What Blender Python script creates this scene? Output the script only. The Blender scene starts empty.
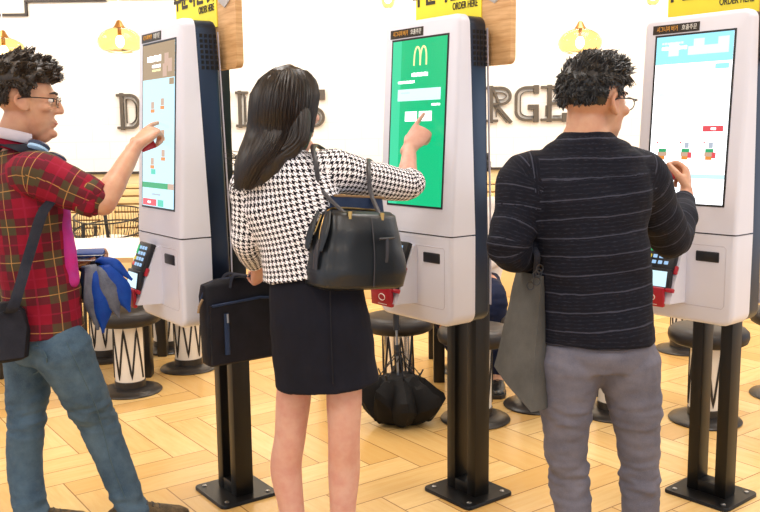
import bpy, bmesh, math, random
from mathutils import Vector as V, Matrix, noise, Euler
from math import sin, cos, pi, radians
random.seed(7)
S = bpy.context.scene
COL = S.collection

# ------------------------------------------------------------------ colours and materials
def lin(c):
    c = c / 255.0
    return c / 12.92 if c <= 0.04045 else ((c + 0.055) / 1.055) ** 2.4
def rgb(r, g, b): return (lin(r), lin(g), lin(b), 1.0)

class NT:
    def __init__(s, name):
        s.m = bpy.data.materials.new(name); s.m.use_nodes = True
        s.t = s.m.node_tree; s.n = s.t.nodes; s.b = s.n['Principled BSDF']
    def node(s, kind, **kw):
        n = s.n.new(kind)
        for k, v in kw.items(): setattr(n, k, v)
        return n
    def link(s, a, b): s.t.links.new(a, b)
    def math(s, op, a, b=None, c=None):
        n = s.node('ShaderNodeMath', operation=op)
        for i, x in enumerate((a, b, c)):
            if x is None: continue
            if isinstance(x, (int, float)): n.inputs[i].default_value = x
            else: s.link(x, n.inputs[i])
        return n.outputs[0]
    def mix(s, f, a, b):
        n = s.node('ShaderNodeMix', data_type='RGBA')
        if isinstance(f, (int, float)): n.inputs[0].default_value = f
        else: s.link(f, n.inputs[0])
        for i, x in ((6, a), (7, b)):
            if isinstance(x, tuple): n.inputs[i].default_value = x
            else: s.link(x, n.inputs[i])
        return n.outputs[2]
    def noise(s, vec, scale, detail=3, rough=.6):
        n = s.node('ShaderNodeTexNoise'); n.inputs['Scale'].default_value = scale
        n.inputs['Detail'].default_value = detail; n.inputs['Roughness'].default_value = rough
        if vec is not None: s.link(vec, n.inputs['Vector'])
        return n.outputs['Fac']
    def obj(s): return s.node('ShaderNodeTexCoord').outputs['Object']
    def uv(s): return s.node('ShaderNodeTexCoord').outputs['UV']
    def xyz(s, v):
        n = s.node('ShaderNodeSeparateXYZ'); s.link(v, n.inputs[0]); return n.outputs
    def mapped(s, v, scale=(1, 1, 1), loc=(0, 0, 0), rot=(0, 0, 0)):
        n = s.node('ShaderNodeMapping'); s.link(v, n.inputs[0])
        n.inputs['Location'].default_value = loc; n.inputs['Rotation'].default_value = rot; n.inputs['Scale'].default_value = scale
        return n.outputs[0]
    def ramp(s, f, a, b):
        n = s.node('ShaderNodeMapRange'); s.link(f, n.inputs[0])
        n.inputs[1].default_value = a; n.inputs[2].default_value = b; return n.outputs[0]
    def bump(s, h, strength=.3, dist=.002):
        n = s.node('ShaderNodeBump'); n.inputs['Strength'].default_value = strength; n.inputs['Distance'].default_value = dist
        s.link(h, n.inputs['Height']); s.link(n.outputs[0], s.b.inputs['Normal'])
    def col(s, c):
        if isinstance(c, tuple): s.b.inputs['Base Color'].default_value = c
        else: s.link(c, s.b.inputs['Base Color'])

def mat(name, c, rough=.5, metal=0., var=.08, scale=30., bump=0., coat=0., spec=.5):
    t = NT(name)
    f = t.noise(t.obj(), scale)
    lo = tuple(x * (1 - var) for x in c[:3]) + (1,); hi = tuple(min(1, x * (1 + var)) for x in c[:3]) + (1,)
    t.col(t.mix(f, lo, hi))
    t.b.inputs['Roughness'].default_value = rough; t.b.inputs['Metallic'].default_value = metal
    t.b.inputs['Coat Weight'].default_value = coat; t.b.inputs['Specular IOR Level'].default_value = spec
    if bump: t.bump(t.noise(t.obj(), scale * 6), bump)
    return t.m
def glow(name, c, strength=1.0):
    t = NT(name); t.col((0.01, 0.01, 0.01, 1)); t.b.inputs['Roughness'].default_value = .25
    t.b.inputs['Emission Color'].default_value = c; t.b.inputs['Emission Strength'].default_value = strength
    return t.m

M = {}
M['white'] = mat('white_shell', rgb(222, 223, 236), .32, var=.01)
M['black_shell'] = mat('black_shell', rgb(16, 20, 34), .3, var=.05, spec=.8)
M['black_shell'].node_tree.nodes['Principled BSDF'].inputs['Specular Tint'].default_value = (.45, .65, 1., 1.)  # blue in base and specular tint imitates the reflection of a lit screen
M['black_metal'] = mat('black_metal', rgb(13, 12, 12), .36, var=.1, scale=12, spec=.4)
M['steel'] = mat('bolt_steel', rgb(150, 150, 150), .3, 1.)
M['hole'] = mat('vent_hole', rgb(6, 6, 8), .8)
M['dark_plastic'] = mat('dark_plastic', rgb(24, 25, 30), .4)
M['line'] = mat('outline_and_highlight', rgb(196, 192, 204), .5)
M['seam'] = mat('seam_gap', rgb(60, 55, 62), .6)
M['red_plastic'] = mat('red_plastic', rgb(176, 24, 44), .4)
M['yellow'] = mat('yellow_panel', rgb(250, 232, 60), .5, var=.02)
M['ink'] = mat('sign_ink', rgb(52, 44, 34), .6)
M['badge'] = mat('badge_grey', rgb(176, 170, 166), .5)
M['gold_text'] = mat('sticker_gold', rgb(236, 170, 60), .5)
M['white_text'] = mat('sticker_white', rgb(240, 240, 235), .5)
M['sticker'] = mat('sticker_black', rgb(40, 34, 30), .4)
def wood_board():
    t = NT('sign_wood'); o = t.mapped(t.obj(), (3, 3, 40))
    f = t.noise(o, 2.2, 4); g = t.noise(t.mapped(t.obj(), (6, 6, 160)), 2., 2)
    t.col(t.mix(t.ramp(t.math('ADD', t.math('MULTIPLY', f, .7), t.math('MULTIPLY', g, .3)), .35, .7), rgb(196, 146, 92), rgb(232, 190, 138)))
    t.b.inputs['Roughness'].default_value = .55; return t.m
M['wood'] = wood_board()
M['skin'] = None
def skin(name, c, blush):
    t = NT(name); f = t.noise(t.obj(), 18, 3)
    t.col(t.mix(t.ramp(f, .35, .7), c, blush)); t.b.inputs['Roughness'].default_value = .48
    t.b.inputs['Subsurface Weight'].default_value = .12; t.b.inputs['Subsurface Radius'].default_value = (.6, .25, .15); t.b.inputs['Subsurface Scale'].default_value = .012
    t.bump(t.noise(t.obj(), 260, 2), .12, .001); return t.m
M['skin_tan'] = skin('skin_tan', rgb(200, 154, 124), rgb(188, 132, 106))
M['skin_fair'] = skin('skin_fair', rgb(214, 168, 150), rgb(204, 146, 130))
def hairm(name, a, b, rough=.42):
    t = NT(name); f = t.noise(t.mapped(t.obj(), (60, 60, 14)), 3, 3)
    t.col(t.mix(t.ramp(f, .3, .75), a, b)); t.b.inputs['Roughness'].default_value = rough; return t.m
M['hair_brown'] = hairm('hair_brown', rgb(26, 19, 15), rgb(56, 43, 32))
M['hair_black'] = hairm('hair_black', rgb(16, 16, 18), rgb(38, 37, 39))
M['hair_long'] = hairm('hair_long', rgb(15, 12, 11), rgb(48, 36, 30), .42)
M['brow'] = mat('brow_hair', rgb(40, 30, 26), .7)
M['eye_white'] = mat('eye_white', rgb(235, 232, 230), .2)
M['iris'] = mat('iris_dark', rgb(30, 20, 16), .2)
M['lip'] = mat('lip_pink', rgb(190, 120, 112), .45)
M['frame'] = mat('spectacle_metal', rgb(38, 34, 36), .3, .6)
def glass(name, tint, rough=.02, alpha=.25):
    t = NT(name); t.col(tint); t.b.inputs['Roughness'].default_value = rough
    t.b.inputs['Transmission Weight'].default_value = 1.; t.b.inputs['IOR'].default_value = 1.03
    return t.m
M['lens'] = glass('lens_glass', (1, 1, 1, 1))
def plaid():
    t = NT('plaid_flannel'); x = t.xyz(t.uv()); P = .118
    def band(c, lo, hi, per=P):
        f = t.math('FRACT', t.math('DIVIDE', c, per))
        return t.math('MULTIPLY', t.math('GREATER_THAN', f, lo), t.math('LESS_THAN', f, hi))
    a, b = x[0], x[1]
    A, B = band(a, .0, .46), band(b, .0, .46)
    both = t.math('MULTIPLY', A, B); one = t.math('ABSOLUTE', t.math('SUBTRACT', A, B))
    n = t.noise(t.obj(), 24)
    c = t.mix(one, rgb(138, 20, 44), rgb(94, 30, 41)); c = t.mix(both, c, rgb(74, 66, 48))
    thin = t.math('MAXIMUM', band(a, .215, .24), band(b, .215, .24)); c = t.mix(t.math('MULTIPLY', thin, .65), c, rgb(196, 146, 84))
    thin2 = t.math('MAXIMUM', band(a, .70, .745), band(b, .70, .745)); c = t.mix(t.math('MULTIPLY', thin2, .6), c, rgb(150, 30, 60))
    c = t.mix(t.math('MULTIPLY', t.ramp(n, .4, .8), .3), c, rgb(110, 18, 36))
    t.col(c); t.b.inputs['Roughness'].default_value = .85; t.b.inputs['Specular IOR Level'].default_value = .2
    t.bump(t.noise(t.obj(), 420, 2), .3, .001); return t.m
M['plaid'] = plaid()
def houndstooth():
    t = NT('houndstooth_knit'); x = t.xyz(t.uv()); c = .00212
    i = t.math('FLOOR', t.math('DIVIDE', x[0], c)); j = t.math('FLOOR', t.math('DIVIDE', x[1], c))
    def md(v, n): return t.math('FLOORED_MODULO', v, n)
    wa = t.math('LESS_THAN', md(i, 8), 3.5); we = t.math('LESS_THAN', md(j, 8), 3.5)
    top = t.math('LESS_THAN', md(t.math('ADD', i, j), 4), 1.5)
    d = t.math('ADD', t.math('MULTIPLY', top, wa), t.math('MULTIPLY', t.math('SUBTRACT', 1., top), we))
    t.col(t.mix(d, rgb(250, 248, 253), rgb(24, 22, 34))); t.b.inputs['Roughness'].default_value = .85
    t.b.inputs['Specular IOR Level'].default_value = .2
    t.bump(t.noise(t.obj(), 300, 2), .25, .001); return t.m
M['houndstooth'] = houndstooth()
def sweater():
    t = NT('striped_knit'); x = t.xyz(t.uv()); n = t.noise(t.mapped(t.uv(), (9, 30, 1)), 1.2, 3)
    y = t.math('ADD', x[1], t.math('MULTIPLY', t.math('SUBTRACT', n, .5), .012))
    def lines(per, w, off=0.):
        f = t.math('FRACT', t.math('DIVIDE', t.math('ADD', y, off), per)); return t.math('LESS_THAN', f, w)
    fleck = t.noise(t.mapped(t.uv(), (60, 500, 1)), 1., 2)
    a = t.math('MULTIPLY', lines(.052, .07), .55); b = t.math('MULTIPLY', lines(.0105, .4), t.math('MULTIPLY', t.ramp(fleck, .45, .75), .30))
    c = t.mix(t.math('MAXIMUM', a, b), rgb(13, 15, 27), rgb(78, 80, 96))
    t.col(c); t.b.inputs['Roughness'].default_value = .8; t.b.inputs['Specular IOR Level'].default_value = .2
    t.bump(t.noise(t.obj(), 350, 2), .35, .0015); return t.m
M['sweater'] = sweater()
def cloth(name, a, b, scale=14, weave=500, rough=.85):
    t = NT(name); n = t.noise(t.obj(), scale, 4); w = t.noise(t.obj(), weave, 1)
    c = t.mix(t.ramp(n, .3, .72), a, b); c = t.mix(t.math('MULTIPLY', t.ramp(w, .4, .7), .25), c, tuple(min(1, q * 1.5) for q in b[:3]) + (1,))
    t.col(c); t.b.inputs['Roughness'].default_value = rough; t.b.inputs['Specular IOR Level'].default_value = .2
    t.bump(w, .25, .001); return t.m
M['denim'] = cloth('washed_denim', rgb(56, 76, 95), rgb(84, 106, 124))
M['denim_seam'] = cloth('denim_seam', rgb(64, 84, 96), rgb(86, 106, 116))
M['chino'] = cloth('grey_chino', rgb(92, 91, 103), rgb(111, 109, 120))
M['skirt'] = cloth('black_skirt', rgb(17, 18, 27), rgb(24, 25, 36))
M['navy'] = cloth('navy_trouser', rgb(18, 24, 46), rgb(28, 36, 62))
M['white_cloth'] = cloth('white_shirt', rgb(232, 222, 214), rgb(240, 232, 226))
M['magenta'] = cloth('magenta_tee', rgb(196, 36, 120), rgb(160, 60, 140))
M['nylon'] = cloth('black_nylon', rgb(18, 18, 24), rgb(30, 30, 38), 20, 700, .6)
M['nylon_blue'] = cloth('navy_nylon', rgb(30, 44, 70), rgb(44, 58, 86), 20, 700, .5)
M['webbing'] = cloth('dark_webbing', rgb(30, 32, 42), rgb(44, 46, 56), 20, 600)
M['tote'] = cloth('grey_tote', rgb(74, 73, 71), rgb(90, 89, 86), 12, 600)
M['blue_nylon'] = cloth('blue_nylon', rgb(10, 50, 132), rgb(18, 70, 158), 20, 700, .5)
M['grey_nylon'] = cloth('grey_nylon', rgb(64, 68, 82), rgb(112, 115, 126), 20, 700, .5)
M['umbrella_black'] = cloth('umbrella_black', rgb(14, 13, 13), rgb(24, 23, 23), 20, 700, .6)
M['shoe_brown'] = cloth('shoe_brown', rgb(34, 28, 24), rgb(110, 92, 66), 40, 300, .6)
M['shoe_black'] = mat('shoe_black', rgb(22, 22, 24), .35)
M['sole'] = mat('shoe_sole', rgb(60, 54, 48), .7)
M['leather'] = mat('black_leather', rgb(25, 29, 34), .32, var=.15, scale=20, bump=.25)
M['leather_dark'] = mat('dark_strap_leather', rgb(44, 42, 48), .42, var=.1)
M['gold'] = mat('gold_zip', rgb(214, 176, 110), .3, 1.)
M['chrome'] = mat('chrome', rgb(225, 222, 222), .1, 1., var=.01)
M['seat_pad'] = mat('stool_pad', rgb(38, 33, 31), .42, var=.1, scale=14, bump=.1, spec=.35)
M['column'] = mat('stool_column', rgb(232, 224, 212), .4, var=.02)
M['stool_base'] = mat('stool_base', rgb(40, 36, 34), .34, var=.1)
M['blackwire'] = mat('black_wire', rgb(24, 22, 22), .4)
M['table_white'] = mat('table_top', rgb(250, 247, 240), .3, var=.01)
M['table_edge'] = mat('table_edge', rgb(206, 168, 116), .5)
M['chair_wire'] = mat('chair_wire', rgb(40, 36, 32), .45)
M['cushion'] = cloth('cream_cushion', rgb(240, 228, 196), rgb(248, 238, 212))
M['bench_wood'] = mat('bench_wood', rgb(236, 204, 146), .5, var=.12, scale=6)
M['bench_gap'] = mat('bench_gap', rgb(170, 130, 78), .7)
M['letter'] = mat('letter_grey', rgb(88, 80, 70), .5, var=.04)
M['letter_light'] = mat('letter_inline', rgb(236, 230, 222), .5)
M['trim_black'] = mat('trim_black', rgb(52, 44, 38), .5)
M['ceiling'] = mat('ceiling_paint', rgb(246, 236, 216), .9, var=.01)
M['lower_wall'] = mat('lower_wall_panel', rgb(244, 222, 172), .6, var=.04, scale=3)
M['brass'] = mat('brass_cap', rgb(176, 128, 70), .35, .8)
M['paper'] = mat('paper', rgb(242, 244, 248), .8)
M['card_red'] = mat('card_red', rgb(176, 24, 40), .4)
M['phone_blue'] = mat('phone_blue', rgb(20, 62, 134), .6)
M['headphone_grey'] = mat('headphone_grey', rgb(196, 190, 204), .45)
M['headphone_navy'] = mat('headphone_navy', rgb(34, 48, 78), .4)
M['headphone_pad'] = mat('headphone_pad', rgb(150, 186, 220), .5)
M['umb_tan'] = mat('strap_brown', rgb(128, 100, 66), .5)

def tile_wall():
    t = NT('white_tile_wall'); o = t.mapped(t.obj(), (1, 1, 1), rot=(radians(90), 0, 0))
    n = t.node('ShaderNodeTexBrick'); t.link(o, n.inputs['Vector'])
    n.offset = 0.5; n.inputs['Scale'].default_value = 1.
    n.inputs['Brick Width'].default_value = .30; n.inputs['Row Height'].default_value = .15
    n.inputs['Mortar Size'].default_value = .0022; n.inputs['Mortar Smooth'].default_value = .3
    n.inputs['Color1'].default_value = rgb(252, 247, 238); n.inputs['Color2'].default_value = rgb(250, 245, 236); n.inputs['Mortar'].default_value = rgb(238, 230, 216)
    t.col(n.outputs['Color']); t.b.inputs['Roughness'].default_value = .14
    return t.m
M['tile'] = tile_wall()
def floor_mat():
    t = NT('herringbone_floor'); W1, W2 = .150, .158
    o = t.mapped(t.obj(), rot=(0, 0, radians(54)))       # x' along the planks of one set
    x = t.xyz(o)
    u = t.math('DIVIDE', t.math('ADD', x[0], 4.13), W1); v = t.math('DIVIDE', t.math('ADD', x[1], -1.43), W2)
    i, j = t.math('FLOOR', u), t.math('FLOOR', v); fu, fv = t.math('FRACT', u), t.math('FRACT', v)
    k = t.math('FLOORED_MODULO', t.math('SUBTRACT', i, j), 8.)
    isA = t.math('LESS_THAN', k, 3.5)
    # set A
    alA = t.math('ADD', k, fu); idA1 = t.math('SUBTRACT', i, k); idA2 = j
    m = t.math('SUBTRACT', 7., k)
    alB = t.math('ADD', m, fv); idB1 = i; idB2 = t.math('SUBTRACT', j, m)
    def sel(a, b):
        return t.math('ADD', t.math('MULTIPLY', isA, a), t.math('MULTIPLY', t.math('SUBTRACT', 1., isA), b))
    al, ac = sel(alA, alB), sel(fv, fu); id1, id2 = sel(idA1, idB1), sel(idA2, t.math('ADD', idB2, 57.3))
    def edge(c, n, w): # distance to the nearest end
        return t.math('LESS_THAN', t.math('MINIMUM', c, t.math('SUBTRACT', float(n), c)), w)
    gap = t.math('MAXIMUM', edge(al, 4, .016), edge(ac, 1, .016))
    cv = t.node('ShaderNodeCombineXYZ'); t.link(id1, cv.inputs[0]); t.link(id2, cv.inputs[1])
    wn = t.node('ShaderNodeTexWhiteNoise'); wn.noise_dimensions = '2D'; t.link(cv.outputs[0], wn.inputs['Vector'])
    gv = t.node('ShaderNodeCombineXYZ'); t.link(t.math('MULTIPLY', al, .35), gv.inputs[0]); t.link(t.math('MULTIPLY', ac, 3.), gv.inputs[1]); t.link(t.math('MULTIPLY', wn.outputs['Value'], 40.), gv.inputs[2])
    grain = t.noise(gv.outputs[0], 2.2, 4)
    c = t.mix(wn.outputs['Value'], rgb(206, 165, 98), rgb(230, 199, 138))
    c = t.mix(t.math('MULTIPLY', t.ramp(grain, .35, .75), .5), c, rgb(204, 154, 82))
    c = t.mix(t.math('MULTIPLY', gap, .8), c, rgb(120, 76, 32))
    t.col(c); t.b.inputs['Roughness'].default_value = .26
    t.bump(t.math('SUBTRACT', 1., gap), .25, .002); return t.m
M['floor'] = floor_mat()
def amber():
    t = NT('amber_glass'); t.col((1.0, .85, .54, 1)); t.b.inputs['Roughness'].default_value = .06
    t.b.inputs['Transmission Weight'].default_value = 1.; t.b.inputs['IOR'].default_value = 1.25
    return t.m
M['amber'] = amber()
M['bulb'] = glow('bulb', rgb(255, 236, 190), 9.)

# ------------------------------------------------------------------ mesh helpers
def tag(o, label, cat, group=None, kind=None):
    if label: o['label'] = label
    if cat: o['category'] = cat
    if group: o['group'] = group
    if kind: o['kind'] = kind
    return o
def thing(name, label, cat, loc=(0, 0, 0), rz=0., group=None):
    o = bpy.data.objects.new(name, None); COL.objects.link(o); o.location = loc; o.rotation_euler = (0, 0, rz)
    o.empty_display_size = .1
    return tag(o, label, cat, group)
def link(name, me, parent=None, world=False):
    o = bpy.data.objects.new(name, me); COL.objects.link(o)
    if parent:
        o.parent = parent
        if world: o.matrix_parent_inverse = root_inv(parent)
    return o
def wm(o):
    return wm(o.parent) @ o.matrix_parent_inverse @ o.matrix_basis if o.parent else o.matrix_basis.copy()
def root_inv(p): return wm(p).inverted()

class MB:
    def __init__(s): s.v = []; s.f = []; s.mi = []; s.cur = 0
    def add(s, vs, fs):
        b = len(s.v); s.v += [tuple(x) for x in vs]
        for f in fs: s.f.append([b + i for i in f]); s.mi.append(s.cur)
    def box(s, lo, hi, T=None):
        x0, y0, z0 = lo; x1, y1, z1 = hi
        vs = [V(p) for p in ((x0, y0, z0), (x1, y0, z0), (x1, y1, z0), (x0, y1, z0), (x0, y0, z1), (x1, y0, z1), (x1, y1, z1), (x0, y1, z1))]
        if T: vs = [T @ v for v in vs]
        s.add(vs, [(3, 2, 1, 0), (4, 5, 6, 7), (0, 1, 5, 4), (1, 2, 6, 5), (2, 3, 7, 6), (3, 0, 4, 7)])
    def bbox(s, lo, hi, b=.004, T=None):   # box with chamfered edges
        bm = bmesh.new(); bmesh.ops.create_cube(bm, size=1.)
        for v in bm.verts: v.co = V([lo[i] + (v.co[i] + .5) * (hi[i] - lo[i]) for i in range(3)])
        bmesh.ops.bevel(bm, geom=bm.edges[:], offset=b, segments=2, affect='EDGES', profile=.5)
        s.bm(bm, T)
    def bm(s, bm, T=None):
        bm.verts.ensure_lookup_table()
        vs = [(T @ v.co if T else v.co.copy()) for v in bm.verts]
        s.add(vs, [[v.index for v in f.verts] for f in bm.faces]); bm.free()
    def rings(s, rings, cap=True, closed=False):
        n = len(rings[0]); b = len(s.v)
        fs = []
        for i in range(len(rings) - 1 + (1 if closed else 0)):
            a, c = i * n, ((i + 1) % len(rings)) * n
            for k in range(n): fs.append((a + k, a + (k + 1) % n, c + (k + 1) % n, c + k))
        if cap and not closed:
            fs.append(tuple(range(n))[::-1]); m = (len(rings) - 1) * n; fs.append(tuple(range(m, m + n)))
        s.add([p for r in rings for p in r], fs)
    def tube(s, pts, r, n=8, flat=None, up=None, smooth=0):
        pts = [V(p) for p in pts]
        rs = r if isinstance(r, (list, tuple)) else [r] * len(pts)
        if smooth: pts, rs = spline(pts, rs, smooth)
        s.rings(tube_rings(pts, rs, n, flat, up))
    def ell(s, c, r, T=None, u=14, w=9):
        bm = bmesh.new(); bmesh.ops.create_uvsphere(bm, u_segments=u, v_segments=w, radius=1.)
        for v in bm.verts: v.co = V((v.co.x * r[0], v.co.y * r[1], v.co.z * r[2])) + V(c)
        s.bm(bm, T)
    def lathe(s, prof, c=(0, 0, 0), n=32):
        c = V(c); s.rings([[c + V((r * cos(2 * pi * k / n), r * sin(2 * pi * k / n), z)) for k in range(n)] for r, z in prof])
    def prism(s, poly, y0, y1, T=None):     # polygon in x,z extruded along y
        n = len(poly); a = [V((x, y0, z)) for x, z in poly]; b = [V((x, y1, z)) for x, z in poly]
        if T: a = [T @ p for p in a]; b = [T @ p for p in b]
        s.rings([a, b])
    def mesh(s, name, mats, ang=40):
        me = bpy.data.meshes.new(name); me.from_pydata(s.v, [], s.f); me.validate()
        for m in (mats if isinstance(mats, (list, tuple)) else [mats]): me.materials.append(m)
        if any(s.mi) and len(me.polygons) == len(s.mi): me.polygons.foreach_set('material_index', s.mi)
        bm = bmesh.new(); bm.from_mesh(me); bmesh.ops.recalc_face_normals(bm, faces=bm.faces); bm.to_mesh(me); bm.free()
        me.polygons.foreach_set('use_smooth', [True] * len(me.polygons))
        me.set_sharp_from_angle(angle=radians(ang)); return me
    def build(s, name, mats, parent=None, ang=40, world=False):
        return link(name, s.mesh(name, mats, ang), parent, world)

def spline(pts, rs, k):
    P, R = [], []
    n = len(pts)
    for i in range(n - 1):
        p0, p1, p2, p3 = pts[max(i - 1, 0)], pts[i], pts[i + 1], pts[min(i + 2, n - 1)]
        for q in range(k):
            t = q / k; t2, t3 = t * t, t * t * t
            P.append(.5 * ((2 * p1) + (p2 - p0) * t + (2 * p0 - 5 * p1 + 4 * p2 - p3) * t2 + (3 * p1 - p0 - 3 * p2 + p3) * t3))
            a, b = rs[i], rs[i + 1]; w = t * t * (3 - 2 * t)
            R.append(a + (b - a) * w if not isinstance(a, tuple) else tuple(x + (y - x) * w for x, y in zip(a, b)))
    P.append(pts[-1]); R.append(rs[-1]); return P, R
def tube_rings(pts, rs, n=8, flat=None, up=None):
    out = []; prev = None
    for i, p in enumerate(pts):
        t = (pts[min(i + 1, len(pts) - 1)] - pts[max(i - 1, 0)])
        t = t.normalized() if t.length > 1e-9 else V((0, 0, 1))
        if up is not None: sd = V(up)
        elif prev is not None: sd = prev
        else: sd = V((0, 0, 1)) if abs(t.z) < .9 else V((1, 0, 0))
        sd = sd - t * sd.dot(t)
        sd = sd.normalized() if sd.length > 1e-6 else t.orthogonal().normalized()
        prev = sd; f = t.cross(sd); r = rs[i]
        a, b = r if isinstance(r, tuple) else (r, r * (flat or 1.))
        out.append([p + sd * (a * cos(2 * pi * k / n)) + f * (b * sin(2 * pi * k / n)) for k in range(n)])
    return out

# ---- organic surfaces: overlapping closed lofts fused into one skin, then smoothed
class Flesh:
    def __init__(s): s.mb = MB(); s.seg = []
    def limb(s, pts, side=None, n=20, k=5, rnd=True, uvoff=(0, 0), skip=0):
        """pts: (position, half width along side, half width across it)"""
        P = [V(p[0]) for p in pts]; R = [(p[1], p[2] if len(p) > 2 else p[1]) for p in pts]
        P, R = spline(P, R, k)
        s.seg.append((P[:], R[:], V(side) if side is not None else None, uvoff, skip))
        if rnd:
            t0 = (P[0] - P[1]).normalized(); t1 = (P[-1] - P[-2]).normalized(); a, b = min(R[0]), min(R[-1]); r0, r1, p0, p1 = R[0], R[-1], P[0], P[-1]
            for q in (.5, .85, .98):
                c = math.sqrt(1 - q * q); P.insert(0, p0 + t0 * a * q); R.insert(0, (r0[0] * c, r0[1] * c))
                P.append(p1 + t1 * b * q); R.append((r1[0] * c, r1[1] * c))
        s.mb.rings(tube_rings(P, R, n, None, side))
        return s
    def ell(s, c, r, T=None): s.mb.ell(c, r, T, 20, 14); return s
    def build(s, name, m, parent, voxel=.006, smooth=6, disp=None, uv=False, fac=.5):
        me = s.mb.mesh(name + '_src', m); o = bpy.data.objects.new(name + '_src', me); COL.objects.link(o)
        rm = o.modifiers.new('r', 'REMESH'); rm.mode = 'VOXEL'; rm.voxel_size = voxel
        if smooth:
            sm = o.modifiers.new('s', 'SMOOTH'); sm.iterations = smooth; sm.factor = fac
        dg = bpy.context.evaluated_depsgraph_get()
        res = bpy.data.meshes.new_from_object(o.evaluated_get(dg)); bpy.data.objects.remove(o); bpy.data.meshes.remove(me)
        res.name = name
        if disp:
            res.update(); nr = [v.normal.copy() for v in res.vertices]
            for v, q in zip(res.vertices, nr): v.co += q * disp(v.co, q)
        if uv: s.unwrap(res)
        if not res.materials: res.materials.append(m)
        res.polygons.foreach_set('use_smooth', [True] * len(res.polygons))
        return link(name, res, parent, True)
    def unwrap(s, me):
        """cloth coordinates in metres: along each limb and around it"""
        segs = []
        for P, R, side, off, skip in s.seg:
            L = [0.]; fr = []
            for i in range(1, len(P)): L.append(L[-1] + (P[i] - P[i - 1]).length)
            prev = None
            for i, p in enumerate(P):
                t = (P[min(i + 1, len(P) - 1)] - P[max(i - 1, 0)]).normalized()
                sd = side if side is not None else (prev if prev is not None else t.orthogonal())
                sd = (sd - t * sd.dot(t)).normalized(); prev = sd; fr.append((t, sd, t.cross(sd)))
            segs.append((P, R, L, fr, sum(max(r) for r in R) / len(R), off, skip))
        lay = me.uv_layers.new(name='cloth'); uvd = lay.data; vs = me.vertices
        for pl in me.polygons:
            c = pl.center; best = None
            for si, sg in enumerate(segs):
                P, R = sg[0], sg[1]
                for i in range(sg[6], len(P)):
                    w = c - P[i]
                    if w.length > .30: continue
                    t, sd, f = sg[3][i]; a, b = R[i]; q = math.hypot(w.dot(sd) / a, w.dot(f) / b)
                    d = abs(q - 1) * min(a, b) + abs(w.dot(t)) * .6
                    if best is None or d < best[0]: best = (d, si, i)
            if best is None: continue
            _, si, i = best; P, R, L, fr, rm, off, _s = segs[si]; t, sd, f = fr[i]
            w = c - P[i]; a0 = math.atan2(w.dot(f), w.dot(sd))
            for li in pl.loop_indices:
                w = vs[me.loops[li].vertex_index].co - P[i]; a = math.atan2(w.dot(f), w.dot(sd))
                while a - a0 > pi: a -= 2 * pi
                while a - a0 < -pi: a += 2 * pi
                uvd[li].uv = (a * rm * .92 + off[0], L[i] + w.dot(t) + off[1])

def folds(fx, fz, amp, seed=0., extra=None):
    def d(co, n):
        q = noise.noise(V((co.x * fx + seed, co.y * fx, co.z * fz)))
        q += .5 * noise.noise(V((co.x * fx * 2 + 5 + seed, co.y * fx * 2, co.z * fz * 2 + 3)))
        return amp * q * (extra(co) if extra else 1.)
    return d

def text_part(body, size, m, parent, T, name='lettering', depth=.0015, align='CENTER', sx=1., bold=0.):
    cu = bpy.data.curves.new(name, 'FONT'); cu.body = body; cu.size = size; cu.extrude = depth; cu.offset = bold; cu.align_x = align; cu.align_y = 'CENTER'
    o = bpy.data.objects.new(name, cu); COL.objects.link(o)
    dg = bpy.context.evaluated_depsgraph_get(); me = bpy.data.meshes.new_from_object(o.evaluated_get(dg)); bpy.data.objects.remove(o)
    me.transform(T @ Matrix.Diagonal((sx, 1, 1, 1))); me.name = name; me.materials.clear(); me.materials.append(m)
    return link(name, me, parent)
def frame(o, x, y, z):   # matrix with the given axes and origin
    x, y, z = V(x), V(y), V(z)
    return Matrix(((x.x, y.x, z.x, o[0]), (x.y, y.y, z.y, o[1]), (x.z, y.z, z.z, o[2]), (0, 0, 0, 1)))

# ------------------------------------------------------------------ camera
cd = bpy.data.cameras.new('camera'); cam = bpy.data.objects.new('camera', cd); COL.objects.link(cam)
cd.sensor_width = 36.; cd.lens = 878. / 760. * 36.; cd.clip_start = .05
_p, _r = radians(7.97), radians(-.66)
_f = V((0, cos(_p), -sin(_p))); _x = V((1, 0, 0)); _u = _x.cross(_f)
_x, _u = _x * cos(_r) + _u * sin(_r), _u * cos(_r) - _x * sin(_r)
cam.matrix_world = frame((0, 0, 1.4), _x, _u, -_f)
S.camera = cam

# ------------------------------------------------------------------ the setting
def struct(name, mb, m): return tag(mb.build(name, m), None, None, None, 'structure')
WY = 7.9
b = MB(); b.box((-6, -1.5, -.1), (6.5, WY + .2, 0)); struct('floor', b, M['floor'])
b = MB(); b.box((-6, WY, 1.08), (6.5, WY + .2, 3.0)); struct('wall_back', b, M['tile'])
b = MB(); b.box((-6, WY + .02, 0), (6.5, WY + .2, 1.08)); struct('baseboard_back', b, M['lower_wall'])
b = MB(); b.box((-6, WY - .012, 1.062), (6.5, WY + .02, 1.085)); struct('trim_1', b, M['trim_black'])
# the stepped dark line above the tiles and the painted band over it
b = MB(); b.box((-6, WY - .02, 2.46), (-3.06, WY, 3.0)); b.box((-3.06, WY - .02, 2.572), (6.5, WY, 3.0)); struct('wall_back_band', b, M['ceiling'])
b = MB(); b.box((-6, WY - .035, 2.45), (-3.05, WY, 2.468)); b.box((-3.068, WY - .0352, 2.45), (-3.05, WY, 2.58)); b.box((-3.068, WY - .0354, 2.563), (-2.36, WY, 2.581)); struct('trim_2', b, M['trim_black'])
b = MB(); b.box((-6, -1.5, 3.0), (6.5, WY + .2, 3.1)); struct('ceiling', b, M['ceiling'])

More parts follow.
